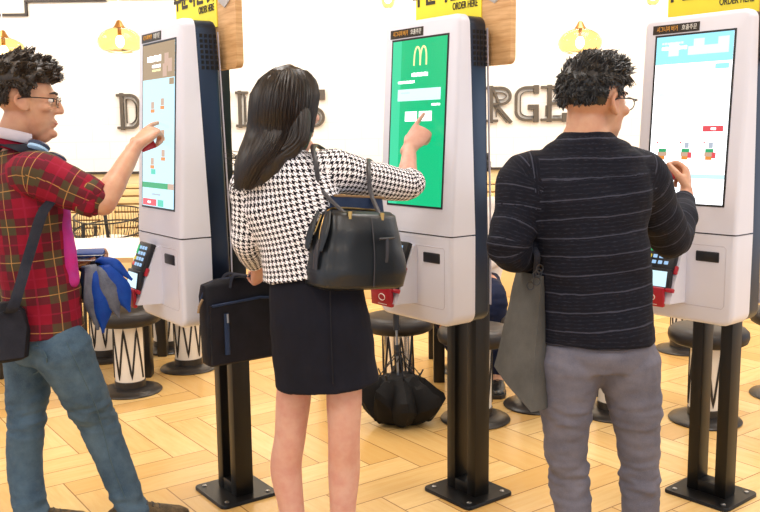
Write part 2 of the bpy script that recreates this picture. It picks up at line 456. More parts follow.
# lettering on the wall, each letter its own thing
def arc(cx, cz, rx, rz, a0, a1, n=14): return [(cx + rx * cos(radians(a0 + (a1 - a0) * i / n)), cz + rz * sin(radians(a0 + (a1 - a0) * i / n))) for i in range(n + 1)]
def stroke(mb, path, w, y0, y1, T=None):
    p = [V((a, 0, c)) for a, c in path]; L, R = [], []
    for i, q in enumerate(p):
        d0 = (p[i] - p[i - 1]).normalized() if i else (p[1] - p[0]).normalized()
        d1 = (p[i + 1] - p[i]).normalized() if i < len(p) - 1 else d0
        n0 = V((-d0.z, 0, d0.x)); n1 = V((-d1.z, 0, d1.x)); n = (n0 + n1)
        n = n.normalized() if n.length > 1e-6 else n0
        k = w / 2 / max(.35, n.dot(n0)); L.append(q + n * k); R.append(q - n * k)
    rg = []
    for l, r in zip(L, R):
        ring = [V((l.x, y0, l.z)), V((r.x, y0, r.z)), V((r.x, y1, r.z)), V((l.x, y1, l.z))]
        rg.append([T @ v for v in ring] if T else ring)
    mb.rings(rg)
def letter(name, ch, x, z0, h, w):
    d, l = MB(), MB(); y0, y1 = -.03, 0.
    cnt = [0]
    def D(p, t=.023):
        cnt[0] += 1; stroke(d, p, t, y0 - .0012 * cnt[0], y1)
    def L(p, t=.006): D(p, t)
    def bxx(lo, hi):
        cnt[0] += 1; d.box((lo[0], lo[1] - .0012 * cnt[0], lo[2]), hi)
    if ch == 'D':
        D([(.045, 0), (.045, h)], .030); D([(0, h - .02)] + [(w * .55, h - .02)] + arc(w * .55, h * .62, w * .36, h * .38 - .02, 90, 0)[1:] + arc(w * .55, h * .38, w * .36, h * .38 - .02, 0, -90) + [(0, .02)])
        L([(.085, .06), (.085, h - .055), (w * .5, h - .055)] + arc(w * .5, h * .6, w * .28, h * .4 - .055, 90, 0)[1:] + arc(w * .5, h * .4, w * .28, h * .4 - .055, 0, -90))
    if ch in 'CGSO':
        if ch == 'S':
            D(arc(w / 2, h * .72, w * .42, h * .26, 20, 270) + arc(w / 2, h * .26, w * .42, h * .24, 90, -170)[1:])
            L(arc(w / 2, h * .26, w * .25, h * .14, 90, -170), .008); bxx((w - .06, y0, h - .09), (w, y1, h))
        else:
            top = [(w, h - .02)] if ch != 'O' else []
            D([(w, h - .02), (w * .5, h - .02)] + arc(w * .5, h * .7, w * .43, h * .3 - .02, 90, 180)[1:] + arc(w * .5, h * .3, w * .43, h * .3 - .02, 180, 270) + [(w, .02)])
            L([(w, h - .055), (w * .55, h - .055)] + arc(w * .55, h * .68, w * .30, h * .32 - .055, 90, 180)[1:] + arc(w * .55, h * .32, w * .30, h * .32 - .055, 180, 270) + [(w * .8, .055)])
            bxx((w - .045, y0, h - .075), (w, y1, h)); bxx((w - .045, y0, 0), (w, y1, .075 if ch == 'C' else h * .45))
            if ch == 'G': bxx((w - .095, y0, h * .35), (w, y1, h * .48))
    if ch == 'I':
        D([(w / 2 - .02, 0), (w / 2 - .02, h)], .030); L([(w / 2 + .02, .03), (w / 2 + .02, h - .03)]); D([(0, .018), (w, .018)]); D([(0, h - .018), (w, h - .018)])
        L([(w / 2 + .033, .05), (w / 2 + .033, h - .05)])
    if ch == 'R':
        D([(.045, 0), (.045, h)], .030); D([(0, h - .02), (w * .55, h - .02)] + arc(w * .55, h * .72, w * .36, h * .28 - .02, 90, -90)[1:] + [(.045, h * .44 + .02)])
        D([(w * .42, h * .44), (w * .95, 0)], .03); L([(w * .3, h * .44), (w * .78, 0)]); L([(.09, .05), (.09, h - .06), (w * .5, h - .06)] + arc(w * .5, h * .72, w * .26, h * .28 - .06, 90, -90)[1:])
        L([(.06, h * .9), (w * .5, h * .5)], .02); D([(0, .018), (.105, .018)])
    if ch == 'E':
        D([(.075, 0), (.075, h)], .04); D([(0, h - .02), (w, h - .02)]); D([(0, .02), (w, .02)]); D([(.06, h * .5), (w * .86, h * .5)], .022); L([(.11, h * .58), (w * .86, h * .58), (w * .86, h * .5)])
        bxx((w - .05, y0, h - .08), (w, y1, h)); bxx((w - .05, y0, 0), (w, y1, .08)); L([(.11, h - .055), (w - .06, h - .055)]); L([(.11, .055), (w - .06, .055)]); L([(.045, .05), (.045, h * .45)])
    words = {'D': 'grey slab letter D on tile wall, first of the lettering', 'C': 'grey letter C on the tile wall behind the pale-menu kiosk', 'I': 'narrow grey letter I on wall beside the woman\'s hair',
             'S': 'grey curled letter S on the wall by the woman\'s face', 'R': 'grey letter R on wall beside the green-screen kiosk', 'G': 'grey letter G on wall between R and E', 'E': 'grey letter E on wall beside the sweater man\'s head'}
    o = d.build(name, M['letter']); o.location = (x, WY, z0); return tag(o, words[ch], 'letter', 'wall lettering')
for ch, x, z0, w in (('D', -2.315, 1.452, .22), ('C', -1.49, 1.458, .18), ('I', -1.263, 1.46, .115), ('S', -.66, 1.462, .19), ('R', .955, 1.478, .235), ('G', 1.205, 1.479, .215), ('E', 1.44, 1.48, .24)):
    letter('wall_letter', ch, x, z0, .325, w)

# ------------------------------------------------------------------ kiosks
HW, HT, HS, HB = .201, 1.793, 1.045, .729
def fv(z): return -.273 + (.042) * (z - HS) / (HT - HS) if z > HS else -.273
def cv_(z): return -.159 - .030 * max(0., (z - HS) / (HT - HS))
def bv_(z): return -.082 - .024 * max(0., (z - HS) / (HT - HS))
def outline(x0, x1, z0, z1, rb, rt, n=6):
    pts = []
    for cx, cz, a, r in ((x1 - rb, z0 + rb, -90, rb), (x1 - rt, z1 - rt, 0, rt), (x0 + rt, z1 - rt, 90, rt), (x0 + rb, z0 + rb, 180, rb)):
        if r < 1e-4: pts.append((cx, cz)); continue
        for i in range(n + 1):
            q = radians(a + 90 * i / n); pts.append((cx + r * cos(q), cz + r * sin(q)))
    return pts
def shell(z0, z1, rb, rt, y_back, y_front, e=.016, ins=.016):
    m = MB(); rg = []
    def ring(yf, off, k):
        return [V((x, yf(z) + off, z)) for x, z in outline(-HW + k, HW - k, z0 + k * (rb > .005), z1 - k * (rt > .005), max(rb - k, 0), max(rt - k, 0))]
    rg.append(ring(y_back, 0, 0))
    for a in (0, 22, 45, 67, 90):
        q = radians(a); rg.append(ring(y_front, e * (1 - sin(q)), ins * (1 - cos(q))))
    m.rings(rg); return m
def on_front(x, z, off): return V((x, fv(z) - off, z))
def plate(m, x0, x1, z0, z1, t=.0015, base=.0):
    a = [on_front(x, z, base + t) for x, z in ((x0, z0), (x1, z0), (x1, z1), (x0, z1))]; c = [on_front(x, z, base - .001) for x, z in ((x0, z0), (x1, z0), (x1, z1), (x0, z1))]
    m.rings([c, a])
def plates(name, rects, m, parent, t=.0015, base=.0):
    b = MB()
    for r in rects: plate(b, *r, t=t, base=base)
    return b.build(name, m, parent)
TILT = math.atan2(.042, HT - HS)
def front_T(x, z, off): return frame(on_front(x, z, off), (1, 0, 0), (0, sin(TILT), cos(TILT)), (0, -cos(TILT), sin(TILT)))
GL = {'white': glow('screen_white', rgb(250, 253, 255), 2.2), 'ice': glow('screen_ice', rgb(196, 240, 252), 1.25), 'ice2': glow('screen_pale', rgb(226, 246, 253), 1.25),
      'cyan': glow('screen_cyan', rgb(150, 228, 246), 1.3), 'green': glow('screen_green', rgb(4, 206, 136), 1.0), 'green2': glow('screen_green_light', rgb(60, 222, 164), 1.05), 'pale': glow('screen_box', rgb(214, 246, 252), 1.3),
      'brown': glow('screen_brown', rgb(176, 146, 104), 1.), 'red': glow('screen_red', rgb(240, 84, 92), 1.0), 'cream': glow('screen_cream', rgb(255, 244, 176), 1.2), 'orange': glow('screen_orange', rgb(240, 150, 60), 1.0),
      'gbar': glow('screen_green_bar', rgb(50, 176, 110), 1.), 'mint': glow('screen_mint', rgb(90, 220, 190), 1.), 'grey': glow('screen_grey', rgb(190, 200, 214), 1.), 'tan': glow('screen_tan', rgb(214, 176, 150), 1.),
      'keyblue': glow('key_blue', rgb(170, 214, 255), .9), 'keygreen': glow('key_green', rgb(40, 200, 120), .8), 'keyyellow': glow('key_yellow', rgb(240, 210, 60), .8), 'keyred': glow('key_red', rgb(240, 90, 80), .8), 'lcd': glow('lcd', rgb(206, 240, 250), 1.2)}
def kiosk(x, y, th, label, kind):
    k = thing('ordering_kiosk', label, 'kiosk', (x, y, 0), th - pi / 2, 'self-order kiosks')
    m = MB()                                                       # floor plate with rounded corners
    pts = []
    for cx, cy, a in ((.110, -.099, -90), (.110, .099, 0), (-.110, .099, 90), (-.110, -.099, 180)):
        for i in range(6): q = radians(a + 18 * i); pts.append((cx + .022 * cos(q) - .0, cy + .022 * sin(q)))
    m.rings([[V((px, py, 0)) for px, py in pts], [V((px, py, .010)) for px, py in pts], [V((px * .985, py * .985, .013)) for px, py in pts]]); bp = m.build('base_plate', M['black_metal'], k)
    m = MB()
    for px, py in ((.100, .088), (-.100, .088), (.100, -.088), (-.100, -.088)):
        m = MB(); m.lathe([(.009, .013), (.009, .016), (.006, .018)], (px, py, 0), 10); m.build('bolt', M['steel'], bp)
    for s in (-1, 1):
        m = MB(); m.bbox((s * .057 - .023, -.037, .012), (s * .057 + .023, .037, 1.02), .003); m.build('post', M['black_metal'], k)
    m = MB(); m.bbox((-.036, -.036, .012), (.036, .036, .058), .003); m.build('crossbar', M['black_metal'], k)
    m = MB(); m.bbox((-.034, -.10, .98), (.034, -.03, 1.06), .004); m.build('mount', M['black_metal'], k)
    m = MB(); m.bbox((-.034, -.045, 1.0), (.036, .018, 2.1), .004); m.build('sign_pole', M['black_metal'], k)
    # housing: black back, white upper and lower shells
    m = MB(); o0 = outline(-HW + .001, HW - .001, HB + .004, HT - .004, .04, .03)
    rg = [[V((px, cv_(pz) - .002, pz)) for px, pz in o0]]
    for a in (0, 30, 60, 90):
        q = radians(a); c_ = .014 * (1 - cos(q)); rg.append([V((px * (1 - c_ / HW), bv_(pz) - .014 * (1 - sin(q)), pz + (c_ if pz < 1.2 else -c_))) for px, pz in o0])
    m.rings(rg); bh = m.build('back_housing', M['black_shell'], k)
    m = MB(); zz = [.79 + i * .12 for i in range(9)]; m.rings([[V((HW - .006, bv_(z) - .001, z)), V((HW + .0012, bv_(z) - .001, z)), V((HW + .0012, bv_(z) + .0016, z)), V((HW - .006, bv_(z) + .0016, z))] for z in zz]); m.build('edge_highlight', M['line'], bh)  # pale strip painted as the highlight along the back edge
    m = MB()
    for i in range(4):
        for j in range(7):
            z = 1.735 - j * .0178; yy = cv_(z) + .014 + i * .0172; m.box((HW - .004, yy, z - .0058), (HW + .0006, yy + .0098, z + .0058))
    m.build('vent', M['hole'], bh)
    us = shell(HS + .0025, HT, 0, .032, lambda z: cv_(z), fv).build('upper_shell', M['white'], k, 30)
    ls = shell(HB, HS - .0025, .042, 0, lambda z: cv_(z), fv).build('lower_shell', M['white'], k, 30)
    m = MB(); m.box((-HW + .006, fv(HS) + .007, HS - .006), (HW - .006, cv_(HS), HS + .006)); m.build('seam', M['seam'], k)
    # card slot and the pressed outline round the lower door
    m = MB(); T = Matrix.Translation((.101, -.273, .966)); m.bbox((-.043, -.004, -.018), (.043, .004, .018), .0035, T); sl = m.build('receipt_slot', M['dark_plastic'], ls)
    m = MB(); m.bbox((.062 + .004, -.2785, .962), (.136, -.2765, .973), .0008); m.build('slot_mouth', M['hole'], sl) if False else None
    m = MB(); m.tube([(-.17, -.2732, 1.005), (.160, -.2732, 1.005), (.168, -.2732, .997), (.168, -.2732, .80), (.160, -.2732, .79), (-.17, -.2732, .79)], .0012, 4); m.build('door_outline', M['line'], ls)
    # screen
    sc = plates('screen', [(-.152, .152, 1.138, 1.731)], M['dark_plastic'], k, .002)
    bases = {'green': 'green', 'menu': 'ice', 'bright': 'white'}
    plates('display', [(-.144, .145, 1.145, 1.724)], GL[bases[kind]], sc, .003)
    B = .003
    def tl(w, z, x, n, mt, h=.010):        # a line of small unreadable characters
        rs = []; cw = w / n
        for i in range(n): rs.append((x + i * cw, x + (i + .78) * cw, z - h * (.5 if i % 3 else .42), z + h * (.5 if i % 2 else .40)))
        plates('text_line', rs, mt, sc, .0035 + .0008, .0)
    if kind == 'green':
        plates('light_band', [(-.144, -.095, 1.145, 1.724)], GL['green2'], sc, .0034)
        m = MB(); w = .0085
        for s in (-1, 1):
            pts = [(s * .0165 + c_ * .0165, z_) for c_, z_ in [(cos(radians(180 - 180 * i / 16)), .064 * (sin(radians(180 * i / 16)) ** .62)) for i in range(17)]]
            pts = [(px, .001 + pz) for px, pz in pts]; n_ = len(pts); ring = []
            stroke(m, [(px + .010, pz) for px, pz in pts], w * .8, 0, .0012, frame(on_front(0, 1.632, .0048), (1, 0, 0), (0, cos(TILT), -sin(TILT)), (0, sin(TILT), cos(TILT))))
        m.build('arches_logo', GL['cream'], sc)
        tl(.088, 1.602, -.034, 9, GL['white'], .014); tl(.092, 1.578, -.108, 10, GL['white'], .010)
        plates('input_box', [(-.108, .122, 1.512, 1.553)], GL['pale'], sc, .0036); tl(.05, 1.54, -.09, 7, GL['ice'], .006)
        tl(.045, 1.496, .078, 5, GL['white'], .008)
        plates('button', [(-.063, .001, 1.44, 1.474)], GL['white'], sc, .0036); plates('button', [(.013, .080, 1.44, 1.474)], GL['white'], sc, .0036)
    if kind == 'menu':
        plates('menu_banner', [(-.144, .145, 1.60, 1.724)], GL['brown'], sc, .0034); tl(.13, 1.672, -.10, 6, GL['white'], .022); tl(.08, 1.645, -.055, 6, GL['white'], .011); tl(.08, 1.63, -.055, 6, GL['cream'], .008)
        for x_, z_ in ((.075, 1.66), (.105, 1.64), (.06, 1.625)): plates('banner_burger', [(x_ - .018, x_ + .018, z_ - .02, z_ + .025)], GL['tan'], sc, .0038)
        plates('menu_tab', [(.10, .14, 1.575, 1.597)], GL['brown'], sc, .0036)
        for x_, z_ in ((-.05, 1.50), (.04, 1.51), (-.05, 1.415), (.045, 1.40), (-.05, 1.30), (.05, 1.33)):
            plates('menu_item', [(x_ - .014, x_ + .014, z_ - .004, z_ + .02)], GL['tan'], sc, .0036); plates('menu_item', [(x_ - .018, x_ + .018, z_ - .018, z_ - .006)], GL['orange'], sc, .0036)
        plates('add_button', [(-.06, -.02, 1.262, 1.28)], GL['mint'], sc, .0036)
        plates('progress_bar', [(-.144, .095, 1.212, 1.232)], GL['gbar'], sc, .0036); plates('order_bar', [(.095, .145, 1.212, 1.232)], GL['tan'], sc, .0036)
        plates('cancel_button', [(-.138, -.01, 1.148, 1.172)], GL['red'], sc, .0036); plates('next_button', [(.005, .055, 1.148, 1.172)], GL['mint'], sc, .0036); tl(.03, 1.16, -.09, 4, GL['white'], .008)
        tl(.08, 1.19, -.05, 6, GL['grey'], .006)
    if kind == 'bright':
        plates('menu_banner', [(-.144, .145, 1.628, 1.724)], GL['cyan'], sc, .0034); tl(.10, 1.683, -.122, 8, GL['white'], .013); tl(.085, 1.70, -.122, 8, GL['ice2'], .008)
        for x_ in (-.075, -.0, .02, .06, .09, .11): plates('banner_burger', [(x_ - .02, x_ + .02, 1.655, 1.655 + .03 + .012 * ((x_ * 100) % 3))], GL['ice2'], sc, .0037)
        plates('menu_tab', [(.085, .135, 1.602, 1.620)], GL['cyan'], sc, .0036)
        for x_ in (-.11, -.03, .085): plates('menu_item', [(x_ - .012, x_ + .012, 1.515, 1.528)], GL['ice2'], sc, .0036)
        plates('sale_button', [(.055, .130, 1.392, 1.412)], GL['red'], sc, .0036); tl(.02, 1.402, .085, 3, GL['white'], .009)
        for x_ in (-.095, -.005, .085):
            plates('menu_item', [(x_ - .018, x_ + .018, 1.308, 1.322)], GL['tan'], sc, .0036); plates('menu_item', [(x_ - .015, x_ + .015, 1.322, 1.334)], GL['gbar'], sc, .0038); plates('menu_item', [(x_ - .014, x_ + .010, 1.296, 1.308)], GL['orange'], sc, .0038)
            plates('menu_item', [(x_ - .024, x_ - .018, 1.352, 1.358)], GL['red'], sc, .0036)
            if x_ > -.05: plates('menu_item', [(x_ - .004, x_ + .012, 1.336, 1.356)], GL['grey'], sc, .0036); plates('menu_item', [(x_ + .010, x_ + .024, 1.302, 1.322)], GL['red'], sc, .0040)
        plates('progress_bar', [(-.144, .145, 1.232, 1.247)], GL['ice'], sc, .0036)
    st = plates('sticker', [(-.164, .0165, 1.735, 1.766)], M['sticker'], k, .0015)
    text_part('시그니처 버거', .020, M['gold_text'], st, front_T(-.107, 1.7505, .0018), sx=.72, depth=.0006); text_part('호출주문', .020, M['white_text'], st, front_T(-.022, 1.7505, .0018), sx=.8, depth=.0006)
    # card terminal on a white wedge
    m = MB(); yb = -.272
    prof = [(yb, .795), (yb - .098, .800), (yb - .016, 1.003), (yb, 1.003)]
    m.rings([[V((xx, py, pz)) for py, pz in prof] for xx in (-.120, .022)]); ct = m.build('card_terminal', M['white'], k)
    a = V((0, -.082, -.203)).normalized(); nrm = V((0, -.203, .082)).normalized()     # down along the wedge, out of it
    def wt(d, out, tilt=0.):
        dz = (V((1, 0, 0)), (-a * cos(tilt) + nrm * sin(tilt)), (nrm * cos(tilt) + a * sin(tilt)))
        return frame(V((-.044, yb - .016, 1.003)) + a * d + nrm * out, *dz)
    T = wt(.045, .004); m = MB(); m.bbox((-.057, -.058, -.008), (.057, .052, .016), .006, T); kp = m.build('keypad', M['dark_plastic'], ct)
    for nm, rects, mm in (('number_keys', [(-.022 + .024 * c_, .030 - .021 * r_) for c_ in range(3) for r_ in range(4)], GL['keyblue']), ('enter_key', [(-.044, .022)], GL['keygreen']), ('correct_key', [(-.044, -.012)], GL['keyyellow']), ('cancel_key', [(-.044, -.033)], GL['keyred'])):
        m = MB()
        for px, py in rects: h = .016 if nm == 'enter_key' else .0062; m.bbox((px - .0078, py - h, .014), (px + .0078, py + h, .0185), .0015, T)
        m.build(nm, mm, ct)
    T = wt(.138, .012, .22); m = MB(); m.bbox((-.057, -.040, -.012), (.057, .040, .010), .005, T); m.build('reader', M['dark_plastic'], ct)
    m = MB(); m.box((-.044, -.024, .0095), (.044, .030, .0112), T); m.build('display', GL['lcd'], ct)
    T = wt(.196, .012, .45); m = MB(); m.bbox((-.072, -.040, -.010), (.044, .030, .006), .005, T); m.build('red_holder', M['red_plastic'], ct)
    m = MB(); m.tube([T @ V((-.006 + .018 * cos(q * .628), -.006 + .012 * sin(q * .628), .0062)) for q in range(11)], .0016, 5); m.box((-.03, -.032, .0055), (.02, -.030, .0066), T); m.build('holder_print', M['white_text'], ct)
    T = wt(.10, .0); m = MB(); m.bbox((.050, -.012, -.006), (.066, .018, .010), .003, T); m.build('side_clip', M['red_plastic'], ct)
    T = wt(.172, .012); m = MB(); m.bbox((.046, -.008, -.004), (.078, .006, .008), .003, T); m.build('side_clip', M['red_plastic'], ct)
    # sign board behind the housing
    m = MB(); o1 = outline(-.205, .280, 1.627, 2.12, .022, .022)
    m.rings([[V((px, -.075, pz)) for px, pz in o1], [V((px, -.050, pz)) for px, pz in o1]]); sb = m.build('sign_board', M['wood'], k)
    m = MB(); m.box((-.205, -.0785, 1.775), (.143, -.0745, 2.12)); m.build('yellow_panel', M['yellow'], sb)
    Ts = lambda px, pz: frame((px, -.0787, pz), (1, 0, 0), (0, 0, 1), (0, -1, 0))
    text_part('주문하는 곳', .085, M['ink'], sb, Ts(-.045, 1.900), sx=.85, bold=.0032); text_part('ORDER HERE', .035, M['ink'], sb, Ts(.062, 1.844), sx=.62, bold=.0004)
    m = MB(); m.prism([(.158, 2.0), (.158, 1.858), (.205, 1.833), (.252, 1.858), (.252, 2.0)], -.0785, -.0745); m.build('badge', M['badge'], sb)
    return k
kiosk(-.5812, 3.3167, radians(35.92), 'white self-order kiosk showing a pale menu, touched by the plaid-shirt man', 'menu')
kiosk(.3338, 3.2853, radians(37.92), 'white self-order kiosk with a bright green screen in front of the woman', 'green')
kiosk(1.2709, 3.2443, radians(40.1), 'white self-order kiosk with a white burger menu, used by the sweater man', 'bright')

# ------------------------------------------------------------------ stools, tables, bench, chair, lamps
def dup(root, loc, rz, label):
    r = root.copy(); COL.objects.link(r); r.location = loc; r.rotation_euler = (0, 0, rz); r['label'] = label
    for ch in list(root.children):
        c = ch.copy(); COL.objects.link(c); c.parent = r
    return r
def stool(loc, rz, label, col='column'):
    t = thing('round_stool', label, 'stool', loc, rz, 'round stools')
    m = MB(); m.lathe([(.168, 0), (.172, .006), (.165, .014), (.12, .024), (.085, .030)], n=40); m.build('base', M['stool_base'], t)
    m = MB(); m.lathe([(.084, .026), (.084, .066), (.078, .068)], n=32); m.build('collar', M['stool_base'], t)
    m = MB(); m.lathe([(.079, .062), (.079, .385)], n=40); m.cur = 1
    pts = []; n = 7
    for i in range(n * 2):                                           # the black zigzag line running round the post
        a = 2 * pi * i / (n * 2) * 1.0; zz = .085 if (i // 1) % 2 else .365
        if pts:
            a0 = 2 * pi * (i - 1) / (n * 2); z0 = pts[-1].z
            for q in range(1, 8): w = q / 8; pts.append(V((.0797 * cos(a0 + (a - a0) * w), .0797 * sin(a0 + (a - a0) * w), z0 + (zz - z0) * w)))
        pts.append(V((.0797 * cos(a), .0797 * sin(a), zz)))
    m.tube(pts, .0058, 6)
    m.build('column', [M[col], M['blackwire']], t)
    m = MB(); m.lathe([(.09, .382), (.16, .386), (.180, .398), (.187, .42), (.184, .445), (.168, .461), (.12, .470), (.04, .473)], n=44); m.build('seat', M['seat_pad'], t, 60)
    return t
s0 = stool((-1.39, 4.72, 0), .2, 'black round stool with striped white post beside the denim legs')
for loc, rz, lab in (((-1.76, 5.45, 0), 1.1, 'striped-post stool farther back, half hidden by the first stool'),
                     ((-1.42, 5.67, 0), 2.0, 'stool behind the black table leg, only its base disc showing'),
                     ((-1.168, 5.19, 0), .9, 'striped-post stool whose seat is hidden by the pale-menu kiosk'),
                     ((.46, 4.17, 0), .5, 'dark stool directly behind the posts of the green-screen kiosk'),
                     ((1.16, 4.24, 0), 1.7, 'stool whose base disc shows between the grey trouser legs'),
                     ((.80, 4.38, 0), 2.6, 'stool hidden behind the grey tote, base rim peeping out'),
                     ((1.572, 4.12, 0), .75, 'black stool behind the posts of the white-menu kiosk'),
                     ((1.936, 5.49, 0), 1.3, 'small distant striped-post stool left of the white-menu kiosk posts'),
                     ((2.13, 4.50, 0), 2.2, 'stool cut by the right edge of the photo')):
    dup(s0, loc, rz, lab)
stool((.09, 4.47, 0), .4, 'black stool with shiny chrome post behind the wet umbrella', 'chrome')

def table(name, x0, x1, y0, y1, legs, label):
    t = thing(name, label, 'table', ((x0 + x1) / 2, (y0 + y1) / 2, 0), 0, None); cx, cy = (x0 + x1) / 2, (y0 + y1) / 2
    m = MB(); m.bbox((x0 - cx, y0 - cy, .722), (x1 - cx, y1 - cy, .752), .003); top = m.build('tabletop', M['table_white'], t)
    m = MB(); m.box((x0 - cx - .002, y0 - cy - .003, .722), (x1 - cx + .002, y0 - cy, .749)); m.build('edge_band', M['table_edge'], top)
    for px, py, r in legs: m = MB(); m.bbox((px - cx - r, py - cy - r, 0), (px - cx + r, py - cy + r, .722), .004); m.build('leg', M['blackwire'], t)
    return t
table('dining_table', -2.35, -1.335, 4.70, 5.62, [(-1.385, 5.02, .040), (-2.25, 5.02, .04), (-2.25, 5.5, .04), (-1.40, 5.5, .03)], 'long white table with black legs behind the plaid-shirt man')
table('dining_table', -.36, .365, 4.80, 5.40, [(.327, 4.84, .031), (-.32, 4.84, .031), (-.32, 5.36, .03), (.327, 5.36, .03)], 'white table behind the green-screen kiosk, one black leg showing')

def bench(x0, x1, y0, label):
    t = thing('banquette', label, 'bench', ((x0 + x1) / 2, y0, 0), 0, 'slatted banquettes'); w = (x1 - x0) / 2 - .02
    m = MB(); m.bbox((-w, 0, 0), (w, .46, .43), .006); m.build('seat_box', M['bench_wood'], t)
    m = MB(); m.bbox((-w, .40, .43), (w, .46, .95), .004); m.build('backrest_panel', M['bench_gap'], t)
    for i in range(7):
        z = .46 + i * .070; m = MB(); m.bbox((-w, .375, z), (w, .402, z + .056), .005); m.build('slat', M['bench_wood'], t)
    m = MB(); m.bbox((-w - .01, .37, .945), (w + .01, .49, .975), .004); m.build('top_rail', M['bench_wood'], t)
    for s in (-1, 1): m = MB(); m.bbox((s * w - .03, .36, 0), (s * w + .03, .48, .96), .004); m.build('upright', M['bench_wood'], t)
    m = MB(); m.bbox((-w + .04, .02, .43), (w - .04, .36, .48), .02); m.build('seat_cushion', M['cushion'], t)
for x0, x1, lab in ((-3.4, -2.42, 'slatted beige banquette at wall, behind the plaid-shirt man'), (-2.4, -1.02, 'slatted beige banquette along wall behind wire lounge chair'), (-1.0, .38, 'slatted banquette at the wall behind the woman'),
                    (.4, 1.78, 'slatted banquette at wall behind green-screen kiosk and sweater man'), (1.8, 3.2, 'slatted banquette at the wall behind the white-menu kiosk')):
    bench(x0, x1, 7.38, lab)

# wire basket lounge chair behind the white table
def wire_chair(cx, cy):
    t = thing('wire_chair', 'black wire basket lounge chair behind the white table', 'chair', (cx, cy, 0)); 
    def rim(r0, r1, z, n=40): return [V((r0 * cos(2 * pi * i / n), r1 * sin(2 * pi * i / n), z + .045 * sin(2 * pi * i / n))) for i in range(n + 1)]
    A, B_, C = rim(.245, .23, .845), rim(.250, .235, .74), rim(.19, .18, .60)
    m = MB(); m.tube(A, .006, 6); m.build('top_ring', M['chair_wire'], t); m = MB(); m.tube(B_, .006, 6); m.build('middle_ring', M['chair_wire'], t); m = MB(); m.tube(C, .006, 6); m.build('lower_ring', M['chair_wire'], t)
    m = MB(); n = 64
    for i in range(n):
        a = 2 * pi * i / n; s = sin(a)
        m.tube([(.245 * cos(a), .23 * s, .845 + .045 * s), (.25 * cos(a), .235 * s, .74 + .045 * s), (.19 * cos(a), .18 * s, .60 + .045 * s)], .0022, 4)
    m.build('wire_rods', M['chair_wire'], t)
    m = MB(); m.ell((0, 0, .64), (.21, .20, .06)); m.build('cushion', M['cushion'], t)
    for p, q in (((.03, -.20, .90), (.13, -.26, 0)), ((-.12, -.20, .80), (-.13, -.26, 0)), ((.16, .18, .75), (.24, .26, 0)), ((-.16, .18, .75), (-.24, .26, 0))):
        m = MB(); m.tube([p, q], .013, 8); m.build('leg', M['chair_wire'], t)
wire_chair(-1.93, 6.25)
t = thing('dark_planter_box', 'dark box standing beside the wire lounge chair', 'box', (-1.72, 6.75, 0))
m = MB(); m.bbox((-.11, -.1, 0), (.11, .1, .80), .01); m.build('body', M['blackwire'], t); m = MB(); m.bbox((-.115, -.105, .80), (.115, .105, .815), .004); m.build('lid', M['blackwire'], t)

def pendant(px, py, pz, label, r=.145, h=.10):
    t = thing('pendant_lamp', label, 'lamp', (px, py, pz), 0, 'glass pendant lamps')
    prof = [(.010, h), (.03, h * .98)]
    outer = [(.030, .100), (.050, .090), (.085, .078), (.120, .055), (.143, .020), (.146, -.006), (.136, -.034), (.112, -.056), (.085, -.066)]
    k = r / .146
    pr_ = [(a * k, z * h / .10) for a, z in outer]; inn = [(max(a - .004, .004), z - .002) for a, z in pr_][::-1]
    m = MB(); m.lathe(pr_ + inn, n=40)
    m.build('glass_shade', M['amber'], t, 60)
    m = MB(); m.lathe([(.040 * k + .002, h * .93), (.030, h * 1.08), (.016, h * 1.36), (.008, h * 1.42)], n=20); m.build('cap', M['brass'], t)
    m = MB(); m.tube([(0, 0, h * 1.4), (0, 0, 3.0 - pz)], .004, 6); m.build('cord', M['paper'], t)
    m = MB(); m.lathe([(.012, h * .9), (.013, h * .4)], n=12); m.build('socket', M['brass'], t)
    m = MB(); m.ell((0, 0, .005), (.030, .030, .042)); m.build('bulb', M['bulb'], t)
P5 = 6.0
pendant(*(-1.7175, 6.0000, 2.0212), 'amber glass pendant lamp hanging left of the pale-menu kiosk')
pendant(*(-2.4953, 6.0000, 1.9648), 'amber glass pendant lamp behind the plaid-shirt man\'s hair')
pendant(*(1.3515, 6.0000, 1.9802), 'amber glass pendant lamp above the sweater man\'s head')
pendant(*(0.0727, 6.0000, 2.2859), 'small pendant lamp cut by top edge, beside the green-screen kiosk', .045, .09)
pendant(*(1.8292, 6.0000, 2.2855), 'small pendant lamp cut by top edge, beside the white-menu kiosk', .045, .09)

